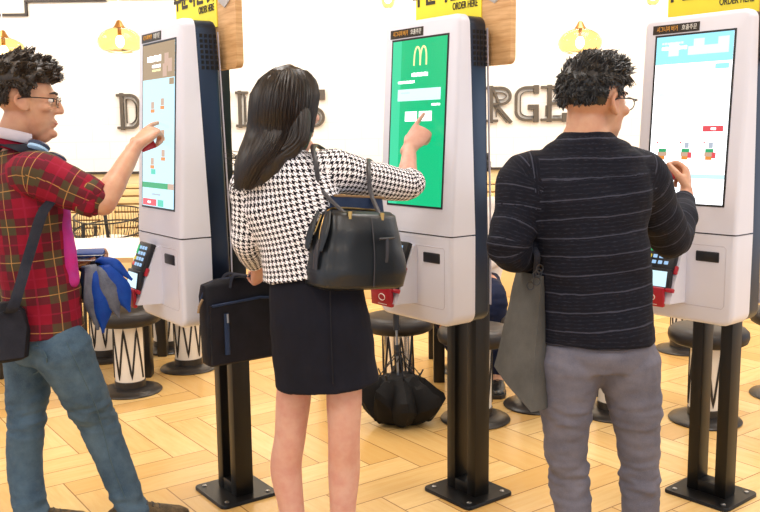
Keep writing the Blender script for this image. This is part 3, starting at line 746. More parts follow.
# ------------------------------------------------------------------ people
def axes(face, pitch=0., roll=0.):
    """right, forward, up of something facing the horizontal direction face"""
    f = V((face[0], face[1], 0)).normalized(); r = V((f.y, -f.x, 0)); u = V((0, 0, 1))
    f, u = f * cos(pitch) - u * sin(pitch), u * cos(pitch) + f * sin(pitch)
    r, u = r * cos(roll) - u * sin(roll), u * cos(roll) + r * sin(roll)
    return r, f, u
def add_head(F, T, s=1.0, jaw=1.0):
    P = lambda *p: T @ (V(p) * s)
    R3 = T.to_3x3(); sx = R3 @ V((1, 0, 0))
    Ts = T @ Matrix.Scale(s, 4)
    F.ell((0, -.014, .036), (.076, .096, .084), Ts); F.ell((0, .020, .018), (.068, .070, .078), Ts)
    F.limb([(P(0, .024, .03), .066 * s, .064 * s), (P(0, .032, -.02), .062 * s, .058 * s), (P(0, .036, -.06), .055 * s * jaw, .052 * s), (P(0, .044, -.088), .043 * s * jaw, .044 * s), (P(0, .055, -.106), .026 * s, .030 * s)], sx, 24)
    F.ell((0, .083, -.100), (.020, .017, .015), Ts)                      # chin
    F.ell((0, .080, .034), (.046, .016, .012), Ts)                       # brow
    F.limb([(P(0, .090, .022), .009 * s, .010 * s), (P(0, .100, .0), .010 * s, .012 * s), (P(0, .108, -.020), .0135 * s, .0135 * s)], sx, 12)
    for q in (-1, 1):
        F.ell((q * .012, .098, -.025), (.010, .012, .009), Ts); F.ell((q * .046, .062, -.014), (.022, .022, .016), Ts)   # nostril wing, cheekbone
        e = [(q * .073, .014, .018), (q * .078, -.002, .028), (q * .083, -.022, .020), (q * .083, -.026, .002), (q * .079, -.013, -.016), (q * .073, .004, -.026), (q * .071, .012, -.018)]
        F.limb([(P(*p), .0062 * s) for p in e], None, 8)
        F.ell((q * .074, -.004, -.004), (.006, .018, .026), Ts)
    F.ell((0, .088, -.058), (.022, .011, .0065), Ts); F.ell((0, .086, -.070), (.019, .011, .0075), Ts)                # lips
def face_parts(T, s, parent, brow='brow'):
    for q in (-1, 1):
        m = MB(); m.ell((q * .031, .077, .012), (.0135, .0125, .0072), T @ Matrix.Scale(s, 4)); e = m.build('eye', M['eye_white'], parent, world=True)
        m = MB(); m.ell((q * .032, .0868, .012), (.0058, .0045, .0058), T @ Matrix.Scale(s, 4)); m.build('iris', M['iris'], e, world=True)
        m = MB(); m.tube([T @ (V(p) * s) for p in ((q * .012, .094, .034), (q * .03, .092, .039), (q * .050, .078, .034))], [.0035, .0042, .002], 6, smooth=3); m.build('eyebrow', M[brow], parent, world=True)
def spectacles(T, s, parent):
    P = lambda *p: T @ (V(p) * s); m = MB()
    for q in (-1, 1):
        m.tube([P(q * (.034 + .024 * cos(a * pi / 10)), .104 - .004 * abs(cos(a * pi / 10)), .008 + .018 * sin(a * pi / 10)) for a in range(21)], .0015, 6)
        m.tube([P(q * .058, .100, .016), P(q * .076, .085, .018), P(q * .082, .0, .016), P(q * .080, -.028, .002)], .0018, 6, smooth=3)
    m.tube([P(-.010, .106, .012), P(0, .110, .015), P(.010, .106, .012)], .0014, 6)
    g = m.build('spectacles', M['frame'], parent, world=True)
    for q in (-1, 1):
        m = MB(); m.ell((q * .034, .103, .008), (.0225, .0012, .0165), T @ Matrix.Scale(s, 4), 20, 8); m.build('lens', M['lens'], g, world=True)

def add_hand(F, wrist, d, n, thumb, pose, L=.175):
    """wrist point, direction of the fingers, way the palm faces, side the thumb leaves; pose: curl of each finger in degrees"""
    d = V(d).normalized(); n = V(n); n = (n - d * n.dot(d)).normalized(); t = V(thumb); t = (t - d * t.dot(d) - n * t.dot(n)).normalized()
    k = L / .175; W = V(wrist)
    F.limb([(W - d * .02 * k, .026 * k, .020 * k), (W + d * .010 * k, .027 * k, .018 * k), (W + d * .045 * k, .039 * k, .0165 * k), (W + d * .082 * k, .041 * k, .0135 * k)], t, 16)
    for i, (off, ln, r) in enumerate(((.0300, .070, .0090), (.0100, .078, .0093), (-.0105, .072, .0090), (-.0290, .056, .0080))):
        p = W + d * (.080 - .003 * abs(i - 1)) * k + t * off * k
        curl = pose[i]; q = d.copy(); pts = [(p - d * .02 * k, r * k), (p, r * k)]; a = 0.
        for fr, c, rr in ((.46, curl[0], .95), (.30, curl[1], .88), (.24, curl[2], .78)):
            a += radians(c); q = d * cos(a) + n * sin(a) + t * (curl[3] if len(curl) > 3 else 0.) * .5
            p = p + q.normalized() * ln * fr * k; pts.append((p, r * rr * k))
        F.limb(pts, t, 10, 3)
    c = pose[4]; p = W + d * .022 * k + t * .022 * k
    q1 = (d * .62 + t * c[0] + n * c[1]).normalized(); q2 = (d * .85 + t * c[2] + n * c[3]).normalized()
    F.limb([(p - q1 * .015 * k, .014 * k), (p + q1 * .035 * k, .0115 * k), (p + q1 * .035 * k + q2 * .030 * k, .0098 * k), (p + q1 * .035 * k + q2 * .055 * k, .0078 * k)], None, 10, 3)
POINT = [(4, 12, 8), (62, 80, 45), (70, 85, 50), (75, 85, 50), (.45, .55, .0, .55)]
GRIP = [(55, 70, 40), (60, 75, 40), (62, 78, 45), (65, 80, 45), (.55, .5, .1, .75)]
HOLD = [(25, 45, 30), (30, 48, 32), (35, 50, 35), (40, 52, 35), (.6, .4, .3, .3)]

def hair_cap(T, s, keep, thick, parent, m, clumps, length, comb, name='hair', seed=1, jit=.5, rad=.0022, per=9):
    """short hair: a thick cap over the skull where keep() says so, plus clumps of fine tapered locks growing out of it"""
    rnd = random.Random(seed); mb = MB()
    def skull(dv): return V((dv.x * .080, dv.y * .101 - .012, dv.z * .089 + .036))
    bm = bmesh.new(); bmesh.ops.create_icosphere(bm, subdivisions=5, radius=1.)
    dead = [f for f in bm.faces if keep(f.calc_center_median().normalized()) <= 0]
    bmesh.ops.delete(bm, geom=dead, context='FACES')
    for v in bm.verts:
        d = v.co.normalized(); kv = keep(d); n_ = noise.noise(d * 4.5 + V((seed, 0, 0))) + .6 * noise.noise(d * 13 + V((seed, 0, 0)))
        th = thick(d) * (1 + .22 * n_); v.co = skull(d) + d * max(.001, th * min(1., kv * 4 + .12))
    mb.bm(bm, T @ Matrix.Scale(s, 4))
    for i in range(clumps):
        for _ in range(80):
            d = V((rnd.gauss(0, 1), rnd.gauss(0, 1), rnd.gauss(0, 1))).normalized()
            if keep(d) > .03: break
        c = comb(d, rnd) + V((rnd.uniform(-1, 1), rnd.uniform(-1, 1), rnd.uniform(-1, 1))) * jit
        c = (c - d * min(0., c.dot(d)) + d * .12).normalized(); ln = length(d) * rnd.uniform(.65, 1.2); tipj = V((rnd.uniform(-1, 1), rnd.uniform(-1, 1), rnd.uniform(-1, 1))) * .004
        for k in range(per):
            dd = (d + V((rnd.gauss(0, 1), rnd.gauss(0, 1), rnd.gauss(0, 1))) * .075).normalized()
            if keep(dd) <= .0: continue
            f_ = min(1., keep(dd) * 4 + .25)
            root = skull(dd) + dd * thick(dd) * .7 * f_; mid = skull((d + c * ln * 4).normalized() if False else dd)
            tip = skull(d) + d * thick(d) * f_ + c * ln + tipj + V((rnd.gauss(0, 1), rnd.gauss(0, 1), rnd.gauss(0, 1))) * .0035
            p1 = root.lerp(tip, .35) + dd * ln * .16; p2 = root.lerp(tip, .72) + dd * ln * .13
            mb.tube([T @ (p * s) for p in (root, p1, p2, tip)], [rad * s, rad * s, rad * .8 * s, .0003], 4)
    return mb.build(name, m, parent, 80, True)

def shoe(T, m, ms, parent, L=.27):
    """T: ankle-floor frame, y forward, z up, origin under the ankle"""
    F = Flesh(); k = L / .27; S3 = T.to_3x3(); sx = S3 @ V((1, 0, 0)); P = lambda *p: T @ (V(p) * k)
    F.limb([(P(0, -.062, .042), .030 * k, .036 * k), (P(0, -.02, .046), .035 * k, .042 * k), (P(0, .04, .044), .038 * k, .040 * k), (P(0, .10, .034), .045 * k, .030 * k), (P(0, .16, .026), .040 * k, .022 * k), (P(0, .185, .022), .026 * k, .016 * k)], sx, 18)
    F.limb([(P(0, -.022, .05), .036 * k, .04 * k), (P(0, -.018, .095), .036 * k, .044 * k)], sx, 18)
    o = F.build('shoe', m, parent, .006, 4)
    b = MB(); pts = [(-.030, -.085), (.030, -.085), (.040, -.03), (.042, .05), (.049, .11), (.043, .17), (.022, .203), (-.022, .203), (-.043, .17), (-.049, .11), (-.042, .05), (-.040, -.03)]
    b.rings([[P(x, y, z) for x, y in pts] for z in (0.0, .022)]); b.build('sole', ms, o, world=True)
    b = MB()
    for i in range(4): b.tube([P(-.022, .05 + .022 * i, .079 - .009 * i), P(0, .055 + .022 * i, .085 - .010 * i), P(.022, .05 + .022 * i, .079 - .009 * i)], .003 * k, 5)
    b.build('laces', ms, o, world=True); return o
def foot_T(ankle, face): r, f, u = axes(face); return frame((ankle[0], ankle[1], 0), r, f, u)

from mathutils.bvhtree import BVHTree
def caster(o):
    """nearest garment surface for a seam point laid behind it"""
    t = BVHTree.FromPolygons([v.co for v in o.data.vertices], [p.vertices for p in o.data.polygons]); e = V((0, 0, 1.4))
    def f(p):
        h = t.ray_cast(e, (p - e).normalized()); return (h[0] + h[1] * .0006) if h[0] is not None else p
    return f
# ============================ the man in the plaid shirt
def plaid_man():
    p = thing('person', 'man in red plaid shirt and blue jeans touching a kiosk screen', 'person', (-1.10, 3.0, 0))
    hr, hf, hu = axes((.97, .24), radians(4)); HT_ = frame((-1.1821, 3.0000, 1.5138), hr, hf, hu); hs = .99
    tr, tf, tu = axes((.86, .51))
    B = Flesh(); add_head(B, HT_, hs)
    B.limb([(V((-1.2024, 3.0000, 1.4641)), .056, .058), (V((-1.2306, 3.0000, 1.3976)), .056, .060), (V((-1.2406, 3.0000, 1.3506)), .066, .066)], tr)
    # bare right forearm and pointing hand
    el, wr = V((-0.9073, 2.8800, 1.1830)), V((-0.8336, 3.0400, 1.3656)); tip = V((-0.7660, 3.1300, 1.4474))
    B.limb([(el, .043, .042), (el.lerp(wr, .25), .044, .041), (el.lerp(wr, .6), .036, .033), (wr, .028, .024)], (0, -1, 0))
    hd = tip - wr
    add_hand(B, wr, hd, (.25, .60, -.75), (-.5, .45, .8), [(6, 14, 8), (42, 66, 40), (54, 74, 45), (60, 78, 45), (.40, .5, .1, .5)], .190)
    # the hidden rest of the body keeps it one figure
    B.limb([(V((-1.2333, 3.0000, 1.3573)), .06, .06), (V((-1.2154, 3.0000, 1.2725)), .13, .075), (V((-1.2007, 3.0000, 1.0841)), .125, .085), (V((-1.1869, 3.0000, 0.8748)), .115, .085), (V((-1.1790, 3.0000, 0.7828)), .12, .085)], tr)
    rs, ls = V((-1.1130, 2.8600, 1.2812)), V((-1.3246, 3.1300, 1.2712))
    B.limb([(V((-1.2161, 3.0000, 1.2624)), .05), (rs, .046), (el, .042)]); 
    le, lw = V((-1.3578, 3.2600, 0.9366)), V((-1.1016, 3.1700, 0.9469))
    B.limb([(V((-1.2161, 3.0000, 1.2624)), .05), (ls, .046), (le, .042), (le.lerp(lw, .4), .042), (lw, .028)])
    add_hand(B, lw, (1, -.1, -.06), (.1, -.2, 1), (.1, -1, .2), [(20, 35, 20), (26, 40, 25), (30, 45, 25), (35, 45, 25), (.6, .5, .2, .4)], .165)
    legs = [([V((-1.0908, 2.9300, 0.6779)), V((-1.0472, 2.9600, 0.5453)), V((-1.0127, 3.0200, 0.3838)), V((-0.9634, 3.0300, 0.2266)), V((-0.9076, 3.0200, 0.0635))], (.070, .058, .048, .042, .038)),
            ([V((-1.2534, 3.0600, 0.6472)), V((-1.2650, 3.0500, 0.5215)), V((-1.2735, 3.0300, 0.3836)), V((-1.2845, 3.0200, 0.2156)), V((-1.2540, 2.9800, 0.0593))], (.066, .056, .048, .042, .038))]
    for pts, rr in legs: B.limb([(q, r) for q, r in zip(pts, rr)])
    ank = [V((legs[0][0][-1].x, legs[0][0][-1].y, .09)), V((legs[1][0][-1].x, legs[1][0][-1].y, .09))]; ft = [(.93, .36), (.80, .30)]
    for a, f in zip(ank, ft):
        f = V((f[0], f[1], 0)).normalized(); B.limb([(a, .042), (a + V((0, 0, -.05)), .034), (a + f * .10 + V((0, 0, -.062)), .026), (a + f * .165 + V((0, 0, -.068)), .018)])
    body = B.build('body', M['skin_tan'], p, .0046, 5)
    face_parts(HT_, hs, body); spectacles(HT_, hs, p)
    m = MB(); m.ell((0, .094, -.064), (.019, .0065, .0045), HT_ @ Matrix.Scale(hs, 4)); m.build('lips', M['lip'], body, world=True)
    def keep(d):
        x, a = abs(d.x), d.y
        hl = .36 if a > .5 else (.36 - (.5 - a) * 1.5 if a > .30 else (.06 - (.30 - a) * 1.1 if a > .12 else -.14))
        if x > .45 and .02 < a < .34: hl = -.16 - (x - .45) * .1            # sideburn
        if a <= .02: hl = .10 if (x > .55 and a > -.34) else -.50          # clear of the ear, then down to the nape
        return d.z - hl
    hair_cap(HT_, hs, keep, lambda d: .010 + .032 * max(0., d.z) ** .7 + .004 * max(0., d.y) * max(0, d.z), p, M['hair_brown'], 330,
             lambda d: .012 + .016 * max(0., d.z), lambda d, r: V((.2 * d.x, .75 if d.z > .25 else -.25, .30 if d.z > .3 else -.9)), seed=3, jit=.26, rad=.0018, per=12)
    # jeans
    J = Flesh()
    J.limb([(V((-1.1769, 3.0000, 0.7614)), .145, .115), (V((-1.1710, 3.0000, 0.6900)), .152, .122), (V((-1.1677, 3.0000, 0.6325)), .140, .105)], tr, 26, rnd=False)
    J.limb([(q, a, b) for q, (a, b) in zip(legs[0][0], ((.105, .10), (.082, .085), (.068, .068), (.061, .063), (.056, .060)))] + [(V((-0.8943, 3.0200, 0.0405)), .058, .064)], None, 20)
    J.limb([(q, a, b) for q, (a, b) in zip(legs[1][0], ((.098, .095), (.078, .080), (.066, .066), (.061, .063), (.061, .063)))] + [(legs[1][0][-1] + V((.01, 0, -.03)), .064, .068)], None, 20)
    knee = lambda co: .16 + .9 * math.exp(-((co.z - .43) / .07) ** 2) + .7 * math.exp(-((co.z - .10) / .05) ** 2) + .3 * math.exp(-((co.z - .70) / .05) ** 2)
    jeans = J.build('jeans', M['denim'], p, .0055, 6, folds(13, 34, .010, 2., knee))
    def seam(pts, r=.0028, mm='denim_seam', nm='seam', par=None):
        b = MB(); b.tube([V(q) for q in pts], r, 5, smooth=4); return b.build(nm, M[mm], par or jeans, world=True)
    # plaid shirt
    Sh = Flesh()
    Sh.limb([(V((-1.1755, 3.0000, 0.7294)), .168, .135), (V((-1.1753, 3.0000, 0.8394)), .162, .132), (V((-1.1904, 3.0000, 1.0321)), .165, .128), (V((-1.1984, 3.0000, 1.1701)), .170, .128), (V((-1.2122, 3.0000, 1.2691)), .150, .105), (V((-1.2250, 3.0000, 1.3302)), .105, .080), (V((-1.2300, 3.0000, 1.3572)), .074, .070)], tr, 30, rnd=False)
    cuff = el + (wr - el) * .02
    Sh.limb([(V((-1.1881, 2.9300, 1.2589)), .075, .07), (rs, .078, .074), (rs.lerp(el, .45), .074, .068), (rs.lerp(el, .80), .066, .060), (el - (el - rs).normalized() * .035, .060, .055)], (0, 0, 1), 22, uvoff=(.04, .03), skip=4)
    Sh.limb([(V((-1.2820, 3.0600, 1.2601)), .07), (ls, .072), (ls.lerp(le, .5), .064), (le, .058), (le.lerp(lw, .35), .055)], None, 18)
    sleeve = lambda co: .55 + 1.2 * math.exp(-((co.x + .93) / .07) ** 2)
    shirt = Sh.build('shirt', M['plaid'], p, .0055, 6, folds(9, 14, .010, 7., sleeve), True)
    F = Flesh(); q = (el - rs).normalized(); F.limb([(el - q * .070, .064, .060), (el - q * .045, .068, .063), (el - q * .014, .062, .056)], (0, 0, 1), 22, rnd=False, uvoff=(.1, .02)); F.build('rolled_cuff', M['plaid'], shirt, .005, 3, folds(16, 22, .006, 1.), True)
    c = V((-1.2327, 3.0000, 1.3673)); F = Flesh()
    rgp = []
    for i in range(15):
        a = 2 * pi * i / 14; rgp.append((c + tr * (.064 * cos(a)) + tf * (.066 * sin(a)) + V((0, 0, .010 - .022 * sin(a))), .006, .022))
    F.limb(rgp, (0, 0, 1), 10, 2) if False else None
    b = MB(); b.rings([[c + tr * ((.063 + o) * cos(a)) + tf * ((.066 + o) * sin(a)) + V((0, 0, zz - .030 * sin(a))) for o, zz in ((0, -.02), (.012, -.02), (.006, .030), (-.002, .030))] for a in [2 * pi * i / 28 for i in range(28)]], closed=True); b.build('collar', M['plaid'], shirt, 60, True)
    # magenta tee showing at the open front
    F = Flesh(); F.limb([(V((-1.0788, 2.9700, 1.1609)) , .05, .03), (V((-1.0753, 2.9700, 1.0517)), .055, .032), (V((-1.0632, 2.9700, 0.9135)), .055, .030)], tr, 14); F.build('undershirt', M['magenta'], p, .006, 4, folds(10, 16, .006))
    hit = caster(jeans)
    seam([hit(V(q)) for q in ((-1.1125, 3.0000, 0.7322), (-1.0889, 3.0000, 0.6604), (-1.0522, 3.0000, 0.5698), (-1.0127, 3.0000, 0.4603), (-0.9895, 3.0000, 0.3683), (-0.9646, 3.0000, 0.2383), (-0.9246, 3.0000, 0.1142))], .0022, nm='side_seam')
    seam([hit(V(q)) for q in ((-1.2881, 3.0000, 0.6663), (-1.1999, 3.0000, 0.6760), (-1.1721, 3.0000, 0.6182), (-1.2241, 3.0000, 0.5755), (-1.2678, 3.0000, 0.6049), (-1.2881, 3.0000, 0.6663))], .0022, nm='back_pocket')
    seam([hit(V(q)) for q in ((-1.2241, 3.0000, 0.7335), (-1.1999, 3.0000, 0.6760))], .0018, nm='yoke_seam')
    shoes = [shoe(foot_T(a, f), M['shoe_brown'], M['sole'], p) for a, f in zip(ank, ft)]
    return p, jeans
PM, JEANS = plaid_man()

# ============================ the woman in houndstooth
def woman():
    p = thing('person', 'woman in houndstooth top and black skirt pointing at the green screen', 'person', (-.17, 2.65, 0))
    hr, hf, hu = axes((.70, .71), radians(2)); HT_ = frame((-0.2692, 2.6800, 1.4630), hr, hf, hu); hs = .94
    tr, tf, tu = axes((.45, .89))
    B = Flesh(); add_head(B, HT_, hs, .92)
    B.limb([(V((-0.2923, 2.6600, 1.4184)), .046, .048), (V((-0.2808, 2.6500, 1.3589)), .047, .049), (V((-0.2788, 2.6500, 1.3232)), .06, .055)], tr)
    rs, el, wr = V((-0.1529, 2.6400, 1.2863)), V((0.0872, 2.8600, 1.2285)), V((0.1060, 3.0000, 1.3487)); tip = V((0.2073, 3.0900, 1.4839))
    B.limb([(V((-0.2531, 2.6500, 1.2690)), .05), (rs, .04), (el, .036), (el.lerp(wr, .3), .036, .034), (el.lerp(wr, .65), .030, .027), (wr, .024, .020)])
    add_hand(B, wr, tip - wr, (.25, .85, -.2), (-1., .25, .25), [(-4, 6, 4), (60, 82, 45), (70, 85, 50), (76, 85, 50), (.40, .55, .0, .7)], .176)
    ls, le, lw = V((-0.3902, 2.6800, 1.2569)), V((-0.4143, 2.7000, 1.0768)), V((-0.4083, 2.8800, 0.9680))
    B.limb([(V((-0.2995, 2.6600, 1.2630)), .05), (ls, .038), (le, .034), (le.lerp(lw, .4), .034), (lw, .023)])
    add_hand(B, lw, V((-0.4066, 2.9500, 0.8919)) - lw, (-.6, .6, .2), (.3, .6, .4), GRIP, .155)
    B.limb([(V((-0.2788, 2.6500, 1.3232)), .06, .05), (V((-0.2751, 2.6500, 1.2332)), .12, .075), (V((-0.2338, 2.6500, 1.0655)), .105, .075), (V((-0.1918, 2.6500, 0.8949)), .13, .095), (V((-0.1880, 2.6500, 0.7850)), .13, .095)], tr)
    kz = .455
    L = [[V((-0.2521, 2.6800, 0.7947)), V((-0.2768, 2.6900, 0.5924)), V((-0.2933, 2.6900, 0.4446)), V((-0.3099, 2.7000, 0.3377)), V((-0.2922, 2.6800, 0.1976))], [V((-0.1189, 2.6300, 0.8045)), V((-0.1161, 2.6300, 0.6086)), V((-0.1186, 2.6300, 0.4639)), V((-0.1212, 2.6500, 0.3552)), V((-0.1260, 2.6300, 0.2181))]]
    for leg in L:
        end = V((leg[-1].x, leg[-1].y + .01, .085)); leg.append(end)
        B.limb([(q, a, b) for q, (a, b) in zip(leg, ((.068, .068), (.056, .060), (.050, .052), (.051, .056), (.041, .043), (.031, .036)))], None, 20)
        calf = leg[3] + V((0, -.012, 0)); B.ell((0, 0, 0), (.036, .034, .075), Matrix.Translation(calf))
        B.limb([(end, .031), (end + V((0, -.03, -.04)), .026), ], None); f = V((.40, .91, 0)).normalized()
        B.limb([(end + V((0, 0, -.02)), .031), (end + f * .06 + V((0, 0, -.045)), .027), (end + f * .13 + V((0, 0, -.062)), .020)])
    body = B.build('body', M['skin_fair'], p, .0046, 5)
    face_parts(HT_, hs, body)
    # skirt
    wr_, wf_, wu_ = axes((.22, .97))
    K = Flesh(); cen = [(312, 262, .128, .098), (316, 290, .142, .112), (320, 325, .152, .120), (322, 350, .155, .120), (325.5, 390, .158, .117)]
    K.limb([(V((-0.2137, 2.6500, 1.0130)), .130, .098), (V((-0.1973, 2.6500, 0.9261)), .148, .114), (V((-0.1873, 2.6500, 0.8165)), .158, .124), (V((-0.1794, 2.6500, 0.7501)), .161, .126), (V((-0.1694, 2.6500, 0.6321)), .164, .130)], wr_, 32, rnd=False)
    sk = K.build('skirt', M['skirt'], p, .006, 4, folds(6, 9, .005, 4.))
    b = MB(); b.tube([V((-0.1468, 2.5250, 0.9628)), V((-0.1461, 2.5180, 0.8302)), V((-0.1432, 2.5160, 0.6676))], .002, 5, smooth=3); b.build('back_seam', M['nylon'], sk, world=True)
    # top
    T_ = Flesh()
    T_.limb([(V((-0.2207, 2.6500, 0.9729)), .150, .118), (V((-0.2288, 2.6500, 1.0193)), .142, .112), (V((-0.2452, 2.6500, 1.0962)), .142, .108), (V((-0.2672, 2.6500, 1.1878)), .158, .108), (V((-0.2775, 2.6500, 1.2573)), .150, .098), (V((-0.2792, 2.6500, 1.3052)), .125, .080), (V((-0.2812, 2.6500, 1.3441)), .075, .062), (V((-0.2808, 2.6500, 1.3589)), .056, .054)], tr, 30, rnd=False)
    T_.limb([(V((-0.2444, 2.6500, 1.2569)), .07, .065), (rs, .068, .062), (rs.lerp(el, .5), .060, .056), (rs.lerp(el, .95), .053, .050), (el.lerp(wr, .06) + V((.012, 0, 0)), .050, .050)], (0, 0, 1), 22, uvoff=(.3, .1), skip=4)
    T_.limb([(V((-0.3057, 2.6600, 1.2570)), .066, .06), (ls, .060, .056), (ls.lerp(le, .5), .052), (le, .047, .047), (le.lerp(lw, .35), .044), (le.lerp(lw, .82), .040)], None, 20, rnd=False, uvoff=(.6, .05), skip=4)
    T_.build('houndstooth_top', M['houndstooth'], p, .0052, 6, folds(8, 10, .0075, 3.), True)
    # long hair
    H = Flesh(); P = lambda *q: HT_ @ (V(q) * hs)
    H.limb([(V((-0.2727, 2.6700, 1.5190)), .084, .094), (V((-0.2757, 2.6680, 1.5101)), .092, .106), (V((-0.2791, 2.6600, 1.4656)), .093, .108), (V((-0.2940, 2.6450, 1.4065)), .092, .088), (V((-0.3181, 2.6100, 1.3542)), .080, .062), (V((-0.3515, 2.5850, 1.3085)), .058, .042), (V((-0.3717, 2.5750, 1.2741)), .040, .030), (V((-0.3804, 2.5700, 1.2541)), .024, .018)], (1, 0, 0), 28)
    LB = [(V((-0.2428, 2.6400, 1.5290)), .030, .045), (V((-0.2273, 2.6200, 1.4815)), .026, .042), (V((-0.2269, 2.6000, 1.4289)), .024, .036), (V((-0.2383, 2.5850, 1.3827)), .030, .030), (V((-0.2701, 2.5750, 1.3543)), .032, .024), (V((-0.3109, 2.5700, 1.3317)), .028, .020)]
    H.limb(LB, (1, 0, 0), 18)
    hair = H.build('hair', M['hair_long'], p, .006, 8, folds(28, 6, .006, 9.))
    # strands combed along the hair
    rnd = random.Random(11); st = MB()
    rows = [(0, 0, .008), (0, 0, .052), (0, 0, .080), (0, 0, .096), (0, 0, .097), (0, 0, .096), (0, 0, .088), (0, 0, .066), (0, 0, .048), (0, 0, .034)]
    C = [V(q) for q in ((-0.2649, 2.6700, 1.5922), (-0.2681, 2.6700, 1.5806), (-0.2718, 2.6700, 1.5542), (-0.2783, 2.6650, 1.5159), (-0.2850, 2.6600, 1.4657), (-0.2940, 2.6450, 1.4065), (-0.3181, 2.6100, 1.3542), (-0.3515, 2.5850, 1.3085), (-0.3718, 2.5750, 1.2712), (-0.3836, 2.5700, 1.2454))]
    for i in range(620):
        a = rnd.uniform(pi * .80, pi * 2.2); ex = rnd.uniform(.965, 1.03); j = rnd.uniform(-.06, .06); pts = []
        stop = 10 if cos(a) < .35 else (7 if cos(a) < .75 else 6)
        stop = min(10, max(5, stop + rnd.choice((0, 0, 0, -1))))
        for q in range(stop):
            r = rows[q][2]; dep = r * (1.14 if q < 5 else .78); aa = a + j * q * .25
            pts.append(C[q] + V((cos(aa) * r * ex, sin(aa) * dep * ex, 0)) + V((rnd.gauss(0, .0012), rnd.gauss(0, .0012), rnd.gauss(0, .002))))
        st.tube(pts, [.0018] + [.0036] * (len(pts) - 3) + [.0026, .0005], 4, smooth=2)
    for i in range(150):                                              # the lock that falls over her right shoulder
        a = rnd.uniform(pi, 2.15 * pi); e = rnd.uniform(.98, 1.04); n0 = rnd.choice((0, 0, 1)); n1 = rnd.choice((5, 6, 6))
        st.tube([q + V((cos(a) * ra * e, sin(a) * rb * e, rnd.gauss(0, .002))) for q, ra, rb in LB[n0:n1]], [.0018] + [.0034] * (n1 - n0 - 2) + [.0008], 4, smooth=4)
    for i in range(40):                                               # wisps at the ends
        x = rnd.uniform(-.04, .02); c0 = C[8] + V((x, -.02 * rnd.random(), 0)); st.tube([C[7] + V((x, 0, 0)), c0, c0 + V((rnd.uniform(-.022, .0), 0, -.018)), c0 + V((rnd.uniform(-.055, -.005), 0, rnd.uniform(-.045, -.02)))], [.003, .003, .0016, .0004], 4, smooth=3)
    for i in range(16):                                               # a few loose strands flying off to the side
        q0 = C[6] + V((-.075, .0, rnd.uniform(-.03, .01))); st.tube([q0 + V((.02, 0, .03)), q0, q0 + V((-.022, 0, rnd.uniform(-.03, -.012))), q0 + V((rnd.uniform(-.06, -.035), -.01, rnd.uniform(-.035, .004)))], [.0022, .0022, .0014, .0004], 4, smooth=4)
    st.build('hair_strands', M['hair_long'], hair, 80, True)
    for leg, f in zip(L, ((.35, .93), (.45, .89))):
        shoe(foot_T(leg[-1] + V((0, .012, 0)), f), M['shoe_black'], M['sole'], p, .235)
    return p
WOMAN = woman()

